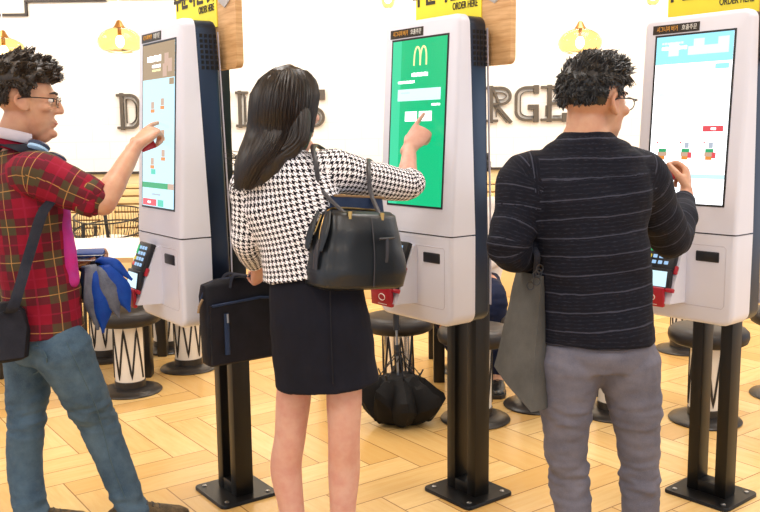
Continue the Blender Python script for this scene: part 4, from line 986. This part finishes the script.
# ============================ the man in the striped sweater
def sweater_man():
    p = thing('person', 'man in dark striped sweater and grey trousers reaching to the white-menu screen', 'person', (.59, 2.45, 0))
    hr, hf, hu = axes((.80, .60), radians(3)); HT_ = frame((0.5990, 2.4600, 1.4700), hr, hf, hu); hs = .98
    tr, tf, tu = axes((.22, .97))
    B = Flesh(); add_head(B, HT_, hs)
    B.limb([(V((0.5761, 2.4550, 1.4511)), .054, .056), (V((0.5731, 2.4500, 1.4074)), .055, .058), (V((0.5739, 2.4500, 1.3690)), .07, .062)], tr)
    rs, el, wr = V((0.7236, 2.4600, 1.2729)), V((0.8817, 2.6300, 1.0764)), V((1.0137, 2.9000, 1.1825))
    B.limb([(V((0.6148, 2.4500, 1.2775)), .05), (rs, .046), (el, .042), (el.lerp(wr, .35), .041), (wr, .027, .024)])
    tip = V((1.0404, 2.9900, 1.3045)); add_hand(B, wr, tip - wr, (-.75, .6, .3), (-.55, -.6, .1), [(38, 50, 30), (55, 70, 40), (62, 75, 45), (66, 78, 45), (.5, .45, .1, .6)], .190)
    ls, le, lw = V((0.4134, 2.4600, 1.2709)), V((0.3589, 2.4200, 1.0767)), V((0.5348, 2.6400, 1.0057))
    B.limb([(V((0.5313, 2.4500, 1.2784)), .05), (ls, .046), (le, .042), (le.lerp(lw, .35), .042), (lw, .028)])
    add_hand(B, lw, (1, .35, .05), (-.3, .8, .2), (0, .3, 1), GRIP, .17)
    B.limb([(V((0.5738, 2.4500, 1.3745)), .07, .06), (V((0.5756, 2.4500, 1.2862)), .15, .08), (V((0.5937, 2.4500, 1.0955)), .135, .085), (V((0.6117, 2.4500, 0.9237)), .125, .085), (V((0.6197, 2.4500, 0.8220)), .12, .08)], tr)
    L = [[V((0.5441, 2.4500, 0.7438)), V((0.5347, 2.4500, 0.6313)), V((0.5361, 2.4600, 0.5076)), V((0.5459, 2.4700, 0.4059)), V((0.5607, 2.4600, 0.2863))], [V((0.7018, 2.4500, 0.7419)), V((0.7280, 2.4500, 0.6290)), V((0.7461, 2.4600, 0.5051)), V((0.7579, 2.4700, 0.4033)), V((0.7585, 2.4600, 0.2839))]]
    for leg in L:
        leg.append(V((leg[-1].x, leg[-1].y, .10))); B.limb([(q, r) for q, r in zip(leg, (.066, .056, .047, .043, .040, .034))])
        f = V((.22, .97, 0)); e = leg[-1]; B.limb([(e, .04), (e + V((0, 0, -.05)), .034), (e + f * .10 + V((0, 0, -.07)), .026), (e + f * .16 + V((0, 0, -.076)), .018)])
    body = B.build('body', M['skin_tan'], p, .0046, 5)
    face_parts(HT_, hs, body); spectacles(HT_, hs, p)
    def keep(d):
        x, a = abs(d.x), d.y
        hl = .38 if a > .5 else (.38 - (.5 - a) * 1.5 if a > .30 else (.08 - (.30 - a) * 1.1 if a > .12 else -.12))
        if x > .45 and .05 < a < .30: hl = -.12
        if a <= .05: hl = .12 if (x > .60 and a > -.30) else -.46
        return d.z - hl
    hair_cap(HT_, hs, keep, lambda d: .006 + .008 * max(0., d.z) ** .8 + .012 * max(0., d.y) * max(0, d.z), p, M['hair_black'], 460,
             lambda d: .010 + .010 * max(0., d.z) + .026 * max(0., d.y) * max(0., d.z), lambda d, r: V((.3 * d.x, .6 if d.z > .3 else -.2, .32 if d.z > .45 else -.9)), seed=8, jit=.2, rad=.0017, per=12)
    # trousers
    J = Flesh()
    J.limb([(V((0.6195, 2.4500, 0.8308)), .146, .110), (V((0.6207, 2.4500, 0.7781)), .152, .120), (V((0.6232, 2.4500, 0.7310)), .146, .108)], tr, 28, rnd=False)
    J.limb([(q, a, b) for q, (a, b) in zip(L[0], ((.098, .105), (.078, .085), (.064, .070), (.059, .066), (.055, .060), (.058, .064)))] + [(L[0][-1] + V((0, 0, -.04)), .062, .07)], None, 20)
    J.limb([(q, a, b) for q, (a, b) in zip(L[1], ((.098, .105), (.078, .085), (.062, .068), (.058, .064), (.054, .060), (.058, .064)))] + [(L[1][-1] + V((0, 0, -.04)), .062, .07)], None, 20)
    knee = lambda co: .22 + .9 * math.exp(-((co.z - .39) / .06) ** 2) + .4 * math.exp(-((co.z - .60) / .05) ** 2)
    J.build('trousers', M['chino'], p, .0055, 6, folds(13, 34, .012, 5., knee))
    # sweater
    W = Flesh()
    W.limb([(V((0.6172, 2.4500, 0.8075)), .164, .126), (V((0.6164, 2.4500, 0.8425)), .160, .124), (V((0.6088, 2.4500, 0.9238)), .156, .120), (V((0.5940, 2.4500, 1.0813)), .160, .118), (V((0.5832, 2.4500, 1.1942)), .172, .118), (V((0.5760, 2.4500, 1.2696)), .176, .106), (V((0.5749, 2.4500, 1.3194)), .160, .092), (V((0.5742, 2.4500, 1.3553)), .120, .078), (V((0.5736, 2.4500, 1.3827)), .080, .068), (V((0.5732, 2.4500, 1.3992)), .064, .062)], tr, 32, rnd=False)
    W.limb([(V((0.6318, 2.4500, 1.2634)), .078, .074), (rs, .078, .072), (rs.lerp(el, .5), .072, .066), (el, .064, .060), (el.lerp(wr, .4), .054), (el.lerp(wr, .80), .043)], None, 22, uvoff=(.3, .02), skip=4)
    W.limb([(V((0.5204, 2.4500, 1.2647)), .078, .074), (ls, .078, .072), (ls.lerp(le, .5), .070, .066), (le, .062), (le.lerp(lw, .45), .054), (le.lerp(lw, .95), .042)], None, 22, uvoff=(.6, .01), skip=4)
    W.build('sweater', M['sweater'], p, .0055, 6, folds(8, 11, .009, 12.), True)
    for leg, f in zip(L, ((.1, .99), (.35, .93))): shoe(foot_T(leg[-1], f), M['shoe_black'], M['sole'], p)
    return p
SM = sweater_man()

# ============================ someone seated beyond the middle kiosk
def seated():
    cx, cy = .525, 5.06
    p = thing('person', 'seated person in white shirt and navy trousers behind the green-screen kiosk', 'person', (cx, cy, 0))
    r, f, u = axes((-.15, -.99)); B = Flesh(); c = V((cx, cy, 0))
    Pn = lambda a, b, z: c + r * a + f * b + V((0, 0, z))
    HT_ = frame(Pn(0, .06, 1.19), r, f, u); add_head(B, HT_, 1.0)
    B.limb([(Pn(0, .02, 1.14), .054), (Pn(0, 0, 1.04), .058)]); B.limb([(Pn(0, 0, 1.03), .07, .06), (Pn(0, 0, .95), .15, .08), (Pn(0, 0, .72), .13, .09), (Pn(0, 0, .53), .15, .11)], r)
    LG = []
    for s in (-1, 1):
        fl_ = Pn(s * .17, .36, .09) if s < 0 else Pn(.02, .34, .09)
        hip, kn = Pn(s * .08, .02, .54), Pn(s * .15, .36, .50); LG.append((hip, kn, fl_)); B.limb([(hip, .07), (kn, .055), (fl_, .036)]); B.limb([(fl_, .036), (fl_ + f * .08 + V((0, 0, -.055)), .028), (fl_ + f * .15 + V((0, 0, -.065)), .02)])
        sh, e, w = Pn(s * .17, 0, .97), Pn(s * .18, .03, .72), Pn(s * .06, .20, .66); B.limb([(Pn(s * .05, 0, .97), .045), (sh, .043), (e, .038), (w, .026)])
        add_hand(B, w, f * 1 + V((0, 0, -.1)), (0, 0, -1), -r * s, HOLD, .17)
    body = B.build('body', M['skin_tan'], p, .006, 4); face_parts(HT_, 1., body)
    hair_cap(HT_, 1., lambda d: d.z - (.3 if d.y > .4 else -.4), lambda d: .02, p, M['hair_black'], 90, lambda d: .03, lambda d, q: V((.2 * d.x, .2, -.4)), seed=5)
    W = Flesh(); W.limb([(Pn(0, 0, .50), .175, .135), (Pn(0, 0, .72), .205, .13), (Pn(0, 0, .90), .20, .11), (Pn(0, 0, 1.02), .10, .07), (Pn(0, 0, 1.05), .065, .06)], r, 26, rnd=False)
    for s in (-1, 1): W.limb([(Pn(s * .06, 0, .95), .065), (Pn(s * .17, 0, .96), .062), (Pn(s * .18, .03, .72), .05), (Pn(s * .09, .17, .67), .042)])
    W.build('shirt', M['white_cloth'], p, .008, 5, folds(8, 10, .008))
    J = Flesh()
    J.limb([(Pn(0, 0, .56), .16, .12), (Pn(0, .02, .48), .165, .13)], r, 24)
    for hip, kn, fl_ in LG: J.limb([(hip, .09), (hip.lerp(kn, .5), .082), (kn, .072), (kn.lerp(fl_, .5), .06), (fl_ + V((0, 0, .03)), .056)])
    J.build('trousers', M['navy'], p, .008, 5, folds(8, 20, .008))
    for hip, kn, fl_ in LG: shoe(foot_T(fl_, f), M['shoe_black'], M['sole'], p, .26)
seated()
dup(s0, (.525, 5.06, 0), .8, 'stool under the seated person behind the green-screen kiosk')

# ------------------------------------------------------------------ things the people carry
def sring(c, A, Bx, a, b, e=4., n=40):
    c, A, Bx = V(c), V(A), V(Bx); out = []
    for i in range(n):
        q = 2 * pi * i / n; ca, sa = cos(q), sin(q)
        out.append(c + A * (a * math.copysign(abs(ca) ** (2 / e), ca)) + Bx * (b * math.copysign(abs(sa) ** (2 / e), sa)))
    return out
def loft(rings, disp=0., fx=9., seed=0.):
    """soft bag body: superellipse sections, closed at both ends, slightly dented"""
    m = MB(); rg = []
    for c, A, Bx, a, b, e in rings: rg.append(sring(c, A, Bx, a, b, e))
    if disp:
        for r in rg:
            c = sum(r, V()) / len(r)
            for i, p in enumerate(r): r[i] = p + (p - c).normalized() * disp * (noise.noise(p * fx + V((seed, 0, 0))) + .5 * noise.noise(p * fx * 2.3))
    m.rings(rg); return m
def dense(rings, k=5):
    out = []
    for i in range(len(rings) - 1):
        for q in range(k):
            t = q / k; w = t; a, b = rings[i], rings[i + 1]
            out.append((V(a[0]).lerp(V(b[0]), w), V(a[1]).lerp(V(b[1]), w).normalized(), V(a[2]).lerp(V(b[2]), w).normalized(), a[3] + (b[3] - a[3]) * w, a[4] + (b[4] - a[4]) * w, a[5] + (b[5] - a[5]) * w))
    out.append(rings[-1]); return out
def strap(name, pts, w, t, m, parent, up=(0, 0, 1), k=5):
    b = MB(); P, R = spline([V(q) for q in pts], [(w, t)] * len(pts), k); b.rings(tube_rings(P, R, 10, None, up)); return b.build(name, m, parent, 60, True)

# the woman's leather handbag
def handbag():
    c = V((-0.0685, 2.6000, 1.0549)); t = thing('handbag', 'black leather handbag hanging from the woman\'s raised arm', 'bag', tuple(c))
    A = V((cos(radians(40)), sin(radians(40)), -.10)).normalized(); Bx = V((-sin(radians(40)), cos(radians(40)), 0)); U = A.cross(Bx).normalized(); U = U if U.z > 0 else -U
    P = lambda a, b, z: c + A * a + Bx * b + U * z
    rings = [(P(-.002, 0, -.112), A, Bx, .135, .060, 5), (P(-.002, 0, -.104), A, Bx, .150, .078, 5), (P(0, 0, -.06), A, Bx, .154, .084, 4.5), (P(.0, 0, .0), A, Bx, .148, .078, 4), (P(.0, 0, .06), A, Bx, .136, .066, 4), (P(.0, 0, .108), A, Bx, .124, .050, 4), (P(0, 0, .118), A, Bx, .110, .034, 4)]
    body = loft(dense(rings, 5), .0065, 10, 3.).build('body', M['leather'], t, 60, True)
    b = MB(); b.tube([P(.0, -.088, -.1), P(0, -.082, 0), P(0, -.056, .10)], .002, 6, smooth=4); b.build('piping', M['leather_dark'], body, world=True)
    b = MB(); b.rings([sring(P(0, .022, z), A, Bx, a_, .020, 5) for z, a_ in ((.10, .110), (.150, .098), (.160, .090))]); bk = b.build('raised_back', M['nylon_blue'], body, 60, True)
    b = MB(); b.tube([P(-.095, .004, .158), P(.095, .004, .160)], .004, 6); b.build('tan_edge', M['umb_tan'], bk, world=True)
    # zipped gusset end and its hanging tab
    b = MB(); b.tube([P(.06, .0, .121), P(-.07, .0, .123), P(-.118, 0, .112), P(-.142, -.006, .060), P(-.148, -.010, .030)], .0032, 6, smooth=5); b.tube([P(-.128, .016, .10), P(-.144, .020, .05)], .0026, 6); b.build('zip', M['gold'], body, world=True)
    b = MB(); b.tube([P(-.150, -.012, .030), P(-.160, -.012, -.005), P(-.160, -.012, -.055)], [(.010, .003), (.011, .003), (.011, .003)], 8, up=tuple(Bx), smooth=3); b.build('zip_tab', M['leather_dark'], body, world=True)
    b = MB()
    for q in (-1, 1): b.tube([P(-.135, q * .026, .112), P(-.150, q * .034, .06), P(-.160, q * .032, .0)], [(.012, .005), (.020, .006), (.010, .004)], 8, up=tuple(Bx), smooth=4)
    b.build('gusset_wing', M['leather'], body, world=True)
    b = MB(); b.tube([P(.010, -.086, .040), P(.075, -.080, .044)], .0036, 8); k_ = b.build('front_pocket_zip', M['leather_dark'], body, world=True)
    b = MB(); b.tube([P(.040, -.088, .042), P(.040, -.093, .0), P(.041, -.090, -.028)], [(.005, .002)] * 3, 6, smooth=3); b.build('zip_pull', M['leather_dark'], k_, world=True)
    for q in (0, 1):                                                  # two handles looped over the arm
        if q == 0: pts = [P(-.075, -.050, .098), V((-0.1664, 2.5550, 1.2380)), V((-0.1822, 2.5550, 1.3134)), V((-0.1933, 2.6000, 1.3588)), V((-0.1832, 2.6700, 1.3635)), V((-0.1576, 2.7350, 1.3192)), P(-.06, .052, .10)]
        else: pts = [P(.045, -.052, .098), V((-0.0250, 2.6450, 1.2186)), V((-0.0304, 2.6600, 1.2720)), V((-0.0334, 2.7000, 1.3097)), V((-0.0308, 2.7500, 1.3173)), V((-0.0065, 2.8150, 1.2769)), V((0.0088, 2.8000, 1.2203)), P(.07, .050, .10)]
        h = strap('handle', pts, .0085, .0042, M['leather_dark'], t, tuple(A))
        for e in (pts[0], pts[-1]):
            b = MB(); b.tube([e + U * -.004, e + U * .018], .0062, 8); b.build('handle_ring', M['gold'], h, world=True)
handbag()

# her laptop briefcase
def briefcase():
    c = V((-0.4659, 2.9800, 0.7786)); t = thing('briefcase', 'black nylon laptop briefcase held in the woman\'s lowered left hand', 'bag', tuple(c))
    A = V((.80, .60, 0)).normalized(); Bx = V((A.y, -A.x, 0)) * -1; U = V((0, 0, 1)); P = lambda a, b, z: c + A * a + Bx * b + U * z
    fr = -1 if Bx.y > 0 else 1                                       # side that looks at the camera
    rings = [(P(0, 0, -.152), A, Bx, .150, .028, 6), (P(0, 0, -.145), A, Bx, .160, .036, 6), (P(0, 0, 0), A, Bx, .166, .040, 6), (P(0, 0, .085), A, Bx, .166, .036, 6), (P(.0, 0, .125), A, Bx, .158, .028, 6), (P(.01, 0, .140), A, Bx, .12, .018, 5)]
    body = loft(dense(rings, 5), .004, 8, 8.).build('body', M['nylon'], t, 60, True)
    b = MB(); b.rings([[P(a, fr * (.040 + o), z) for a, z in ((-.155, -.14), (.155, -.14), (.155, .055), (.03, .07), (-.155, .06))] for o in (-.004, .008)]); pk = b.build('front_pocket', M['nylon'], body, world=True)
    b = MB(); b.tube([P(-.15, fr * .048, .060), P(.03, fr * .048, .069), P(.15, fr * .048, .055)], .005, 6); b.build('pocket_trim', M['nylon_blue'], pk, world=True)
    b = MB(); b.tube([P(-.100, fr * .050, .03), P(-.100, fr * .050, -.11)], .009, 8); b.build('pocket_zip', M['nylon_blue'], pk, world=True)
    b = MB(); b.tube([P(-.100, fr * .058, .03), P(-.100, fr * .060, .0)], .004, 6); b.build('zip_pull', M['steel'], pk, world=True)
    b = MB(); b.tube([P(-.166, 0, .08), P(-.150, fr * .01, .115), P(-.10, 0, .137), P(.12, 0, .142)], .004, 6, smooth=4); b.build('top_zip', M['nylon_blue'], body, world=True)
    b = MB(); b.tube([P(-.170, fr * .02, .082), P(-.185, fr * .025, .062), P(-.192, fr * .03, .04)], .0045, 6); b.build('strap_clip', M['umb_tan'], body, world=True)
    hp = V((-0.4064, 2.9300, 0.9228))
    for s in (-1, 1):
        strap('handle', [P(-.075, s * .03, .11), P(-.055, s * .024, .15), hp + V((-.035, 0, .004)) + Bx * s * .006, hp + V((.02, .02, .004)) + Bx * s * .006, P(.06, s * .024, .15), P(.08, s * .03, .11)], .012, .004, M['webbing'], t, tuple(Bx))
briefcase()

# grey tote over the sweater man's forearm
def tote():
    c = V((0.4045, 2.4600, 0.8076)); t = thing('tote_bag', 'tall soft grey tote hanging from the sweater man\'s bent arm', 'bag', tuple(c))
    b1, b2, b3 = V((0.4154, 2.3600, 0.6262)), V((0.3366, 2.5500, 0.7074)), V((0.4876, 2.4300, 0.6232)); t1, t2, t3 = V((0.4490, 2.4200, 0.9996)), V((0.4009, 2.5600, 0.9952)), V((0.4706, 2.4600, 0.9928))
    b4, t4 = b2 + (b3 - b1), t2 + (t3 - t1); m = MB(); rg = []
    for i in range(13):
        w = i / 12; q = [x.lerp(y, w) for x, y in ((b1, t1), (b3, t3), (b4, t4), (b2, t2))]; ring = []
        cen = sum(q, V()) / 4
        for j in range(4):
            for e in range(8):
                p = q[j].lerp(q[(j + 1) % 4], e / 8); n_ = (p - cen); n_.z = 0
                p = p + n_.normalized() * (.010 * sin(pi * e / 8) * (1 - w * .5) + .006 * noise.noise(p * 12)); ring.append(p)
        rg.append(ring)
    m.rings(rg); body = m.build('body', M['tote'], t, 50, True)
    for a, bq, ov in ((t1, t2, V((0.4248, 2.4300, 1.0633))), (t3, t4, V((0.4488, 2.4700, 1.0576)))):
        A0, B0 = a.lerp(bq, .2), a.lerp(bq, .8)
        h = strap('handle', [A0 + V((0, 0, -.06)), A0 + V((0, 0, .0)), ov + V((.01, -.02, 0)), ov + V((0, .05, .02)), ov + V((-.005, .13, .0)), B0 + V((0, .03, .0)), B0 + V((0, 0, -.05))], .009, .004, M['webbing'], t, (1, 0, 0))
    b = MB(); b.tube([t1.lerp(t2, .3) + V((0, -.01, -.01)), t1.lerp(t2, .25) + V((.01, -.02, -.08))], [(.008, .003)] * 2, 6, up=(1, 0, 0)); b.build('strap_end', M['tote'], body, world=True)
    b = MB(); rnd = random.Random(2); a0 = V((0.4189, 2.3600, 0.9987))
    for i in range(5): q = a0 + V((rnd.uniform(-.012, .016), 0, rnd.uniform(-.02, .035))); b.tube([q + V((.009 * cos(k * .7), -.004, .011 * sin(k * .7))) for k in range(10)], .0018, 5)
    b.build('chain_charm', M['dark_plastic'], body, world=True)
tote()

# the plaid man's shoulder bag with its strap
def satchel():
    c = V((-1.2658, 2.7900, 0.7684)); t = thing('shoulder_bag', 'black shoulder bag at the plaid-shirt man\'s hip, cut by left edge', 'bag', tuple(c))
    A = V((.82, .57, 0)).normalized(); Bx = V((-.57, .82, 0)).normalized(); U = V((0, 0, 1)); P = lambda a, b, z: c + A * a + Bx * b + U * z
    rings = [(P(0, 0, -.095), A, Bx, .090, .030, 4), (P(0, 0, -.085), A, Bx, .108, .042, 4), (P(0, 0, 0), A, Bx, .118, .048, 3.6), (P(0, 0, .07), A, Bx, .108, .040, 3.2), (P(0, 0, .098), A, Bx, .08, .024, 3)]
    body = loft(dense(rings, 5), .006, 9, 1.).build('body', M['nylon'], t, 60, True)
    b = MB(); b.rings([[P(a, -.046 - o, z) for a, z in ((-.095, -.08), (.085, -.08), (.10, .02), (.085, .075), (-.095, .075))] for o in (-.004, .006)]); b.build('flap', M['webbing'], body, world=True)
    strap('strap', [P(.05, -.03, .07), V((-1.1548, 2.7200, 0.8767)), V((-1.1192, 2.7750, 1.0277)), V((-1.0789, 2.8000, 1.1561)), V((-1.0518, 2.8400, 1.2105)), V((-1.0672, 2.8600, 1.2871)), V((-1.1204, 2.8900, 1.3451)), V((-1.1817, 2.9000, 1.3683)), V((-1.2667, 2.9300, 1.3688)), V((-1.3249, 2.9000, 1.2949)), V((-1.3351, 2.8200, 1.1054)), V((-1.3134, 2.7700, 0.9176)), P(-.09, 0, .08)], .018, .0035, M['webbing'], t, (1, 0, 0), 6)
satchel()

# headphones round his neck
def headphones():
    c = V((-1.2310, 3.0000, 1.3908)); t = thing('headphones', 'grey and navy headphones worn round the plaid-shirt man\'s neck', 'headphones', tuple(c))
    tr, tf, tu = axes((.86, .51)); b = MB()
    pts = [c + tr * (.080 * cos(a)) + tf * (.080 * sin(a)) + V((0, 0, .012 - .020 * sin(a))) for a in [radians(150 + 240 * i / 24) for i in range(25)]]
    b.tube(pts, [(.018, .006)] * 25, 10, up=(0, 0, 1)); b.build('headband', M['headphone_grey'], t, 50, True)
    for i, q in enumerate((V((-1.1185, 2.9150, 1.3706)), V((-1.1144, 3.0500, 1.3275)))):
        m = MB(); d = V((.80, .1, -.28)).normalized(); w = V((0, .4, .9)); w = (w - d * w.dot(d)).normalized()
        m.rings([sring(q + w * z, d, d.cross(w), a, bb, 2, 24) for z, a, bb in ((-.006, .034, .030), (.004, .036, .032), (.010, .030, .026))]); e = m.build('ear_cup', M['headphone_navy'], t, 50, True)
        m = MB(); m.rings([sring(q + w * z, d, d.cross(w), a, bb, 2, 24) for z, a, bb in ((-.020, .028, .026), (-.014, .035, .032), (-.006, .034, .031))]); m.build('ear_cushion', M['headphone_pad'], e, 50, True)
        m = MB(); m.tube([pts[-1] if i == 0 else pts[0], q - d * .03], .005, 8); m.build('slider', M['steel'], t, 50, True)
headphones()

# small things in their hands
def slab(name, label, cat, c, a, b, n_, size, m, rim=None):
    t = thing(name, label, cat, tuple(c)); a = V(a).normalized(); b = V(b); b = (b - a * b.dot(a)).normalized(); z = a.cross(b); T = frame(c, a, b, z)
    mm = MB(); mm.bbox((-size[0] / 2, -size[1] / 2, -size[2] / 2), (size[0] / 2, size[1] / 2, size[2] / 2), min(size) * .42, T); o = mm.build('body', m, t, 40, True)
    return t, T, o
t, T, o = slab('card_holder', 'small red card held in the plaid-shirt man\'s pointing hand', 'card', V((-0.8080, 3.1000, 1.3644)), (.75, .5, .30), (-.3, .3, 1), 0, (.055, .030, .005), M['card_red'])
t, T, o = slab('card_holder', 'small red card in the sweater man\'s hand at the white screen', 'card', V((0.9947, 2.9600, 1.2591)), (.9, .2, .4), (-.3, .3, 1), 0, (.075, .040, .005), M['card_red'])
t, T, o = slab('wallet', 'dark blue wallet held flat in the plaid-shirt man\'s left hand', 'wallet', V((-1.0460, 3.1400, 0.9835)), (1, .15, .0), (-.15, 1, .10), 0, (.105, .085, .018), M['phone_blue'])
mm = MB(); mm.tube([T @ V(q) for q in ((-.05, -.0435, 0), (.05, -.0435, 0), (.0535, -.03, 0), (.0535, .04, 0))], .0018, 5); mm.build('zip', M['steel'], o, world=True)
t, T, o = slab('receipt', 'white paper slip under the blue wallet in his hand', 'paper', V((-1.0401, 3.1300, 0.9666)), (1, .12, -.0), (-.12, 1, .12), 0, (.125, .075, .0015), M['paper'])

# blue umbrella, loosely gathered, hanging from the same hand
def blue_umbrella():
    c = V((-1.0237, 3.1400, 0.8661)); t = thing('folded_umbrella', 'blue and grey loosely folded umbrella hanging from the plaid-shirt man\'s left hand', 'umbrella', tuple(c))
    top = V((-1.0553, 3.1400, 0.9471))
    b = MB(); b.tube([V((-1.0892, 3.1500, 0.9203)), V((-1.0406, 3.1400, 0.9506)), V((-1.0073, 3.1400, 0.9648))], .008, 8); b.build('handle', M['dark_plastic'], t, 50, True)
    b = MB(); b.tube([top, V((-0.9973, 3.0800, 0.7419))], .005, 8); b.build('shaft', M['steel'], t, 50, True)
    G = [('blue_nylon', (-0.9856, 3.0600, 0.9688), (-0.9408, 3.0600, 0.9505), (-0.8766, 3.0600, 0.8962), .022), ('blue_nylon', (-0.9667, 3.0400, 0.9432), (-0.9188, 3.0300, 0.8662), (-0.8808, 3.0300, 0.7873), .038), ('nylon_blue', (-1.0081, 3.0700, 0.9391), (-0.9391, 3.1000, 0.8721), (-0.8968, 3.1100, 0.8443), .030), ('grey_nylon', (-0.9849, 3.0300, 0.9379), (-0.9479, 3.0100, 0.8631), (-0.9176, 3.0200, 0.7683), .036),
         ('blue_nylon', (-0.9959, 3.0200, 0.9325), (-0.9710, 3.0000, 0.8299), (-0.9733, 3.0100, 0.7175), .038), ('grey_nylon', (-1.0090, 3.0200, 0.9468), (-1.0018, 3.0000, 0.8373), (-0.9903, 3.0100, 0.7285), .034), ('nylon', (-1.0189, 3.0600, 0.9407), (-0.9777, 3.0500, 0.8633), (-0.9489, 3.0500, 0.8092), .05), ('nylon_blue', (-1.0297, 3.0400, 0.9439), (-1.0276, 3.0400, 0.8586), (-1.0176, 3.0400, 0.7868), .034), ('nylon', (-1.0066, 3.0800, 0.9590), (-0.9704, 3.0800, 0.9083), (-0.9501, 3.0900, 0.8775), .045)]
    for i, (mm, a, bq, e, w) in enumerate(G):
        a, bq, e = V(a), V(bq), V(e); pts = [top.lerp(a, .6), a, bq, e]; P, R = spline(pts, [(.008, .006), (w * .6, .008), (w, .010), (.004, .004)], 7)
        ax = (e - a).normalized(); sd = ax.cross(V((.25, -1, .1))).normalized(); rg = []
        for k, (p, r) in enumerate(zip(P, R)):
            ring = []
            for j in range(16):
                q = 2 * pi * j / 16; u_ = cos(q); fold = .35 * r[0] * abs(u_) ** 1.5
                ring.append(p + sd * (r[0] * u_) + V((.15, 1, 0)) * (fold + r[1] * sin(q) + .004 * noise.noise(V((u_ * 2, k * .3, i)))))
            rg.append(ring)
        m = MB(); m.rings(rg); m.build('panel', M[mm], t, 50, True)
blue_umbrella()

# black wet umbrella standing by the chrome stool
def black_umbrella():
    c = V((.085, 4.12, 0)); t = thing('wet_umbrella', 'black half-open umbrella heaped on the floor by the chrome stool', 'umbrella', tuple(c))
    rr = random.Random(4); n = 16; ro = []; ri = []; spike = []
    for k in range(n):                                               # eight ribs with the cloth slumped between them
        a = 2 * pi * k / n + .15; rib = k % 2 == 0
        R0 = (.235 if rib else .15) * rr.uniform(.85, 1.12) * (1 + .12 * cos(a)); z0 = (.17 if rib else .06) + rr.uniform(-.05, .05)
        spike.append((a, R0, max(z0, .02)))
    m = MB(); rg = []
    for t_ in [i / 12 for i in range(13)]:
        ring = []
        for k in range(n):
            for e in range(4):
                a0, r0, z0 = spike[k]; a1, r1, z1 = spike[(k + 1) % n]; w = e / 4; a1 = a1 if a1 > a0 else a1 + 2 * pi
                a = a0 + (a1 - a0) * w; R1 = r0 + (r1 - r0) * w; Z1 = z0 + (z1 - z0) * w
                if t_ < .62: s_ = t_ / .62; r = .03 + (R1 - .03) * s_ ** .7; z = .004 + (Z1) * s_ ** 2.2 + .012 * noise.noise(V((a * 2, s_ * 4, 1.)))
                else: s_ = (t_ - .62) / .38; r = R1 + (.095 - R1) * s_; z = Z1 + (.235 - Z1) * s_ ** .8 + .02 * noise.noise(V((a * 3, s_ * 5, 7.)))
                ring.append(c + V((r * cos(a), r * sin(a) * .72, max(z, .002))))
        rg.append(ring)
    m.rings(rg); can = m.build('canopy', M['umbrella_black'], t, 22, True)
    b = MB(); b.tube([c + V((0, 0, .03)), V((0.0775, 4.1600, 0.3805)), V((0.0742, 4.1800, 0.5099))], .006, 8); b.build('shaft', M['steel'], t, 50, True)
    b = MB(); b.tube([V((0.0759, 4.1700, 0.4526)), V((0.0744, 4.1800, 0.5347))], .016, 12); b.build('handle', M['dark_plastic'], t, 50, True)
    b = MB(); b.tube([V((0.0791, 4.1400, 0.3308)), V((0.0773, 4.1500, 0.3829))], .011, 10); b.build('runner', M['dark_plastic'], t, 50, True)
    for i in range(8):
        a = 2 * pi * i / 8 + .2; e = c + V((.105 * cos(a), .08 * sin(a), .235)); b = MB(); b.tube([c + V((.01 * cos(a), .01 * sin(a), .36 - .02 * (i % 3))), e + V((0, 0, .0)), e + V((.012 * cos(a), .012 * sin(a), -.05))], .0028, 5); b.tube([e, e + V((.015 * cos(a), .012 * sin(a), .028))], .004, 6); b.build('rib', M['dark_plastic'], t, 50, True)
black_umbrella()

# denim back pocket and seams
# ------------------------------------------------------------------ light
def area(name, loc, size, power, col=(1, 1, 1), rot=(0, 0, 0), sy=None):
    l = bpy.data.lights.new(name, 'AREA'); l.energy = power; l.color = col; l.shape = 'RECTANGLE'; l.size = size; l.size_y = sy or size
    o = bpy.data.objects.new(name, l); COL.objects.link(o); o.location = loc; o.rotation_euler = rot; return o
WARM = (1.0, .975, .95)
for x in (-3.2, -.9, 1.4, 3.7):
    for y in (.6, 3.2, 5.6): area('ceiling_lamp', (x, y, 2.97), 0.9, 31, WARM)
for x in (-3.5, -1.2, 1.1, 3.4): area('wall_washer', (x, WY - 1.0, 2.95), 1.6, 24, (1, .97, .92), (radians(32), 0, 0), .3)
w = bpy.data.worlds.new('world'); S.world = w; w.use_nodes = True
w.node_tree.nodes['Background'].inputs[0].default_value = (.88, .94, 1.06, 1); w.node_tree.nodes['Background'].inputs[1].default_value = .95
S.view_settings.view_transform = 'Standard'; S.view_settings.look = 'None'; S.view_settings.gamma = 1.; S.view_settings.use_curve_mapping = False
S.view_settings.exposure = 0.
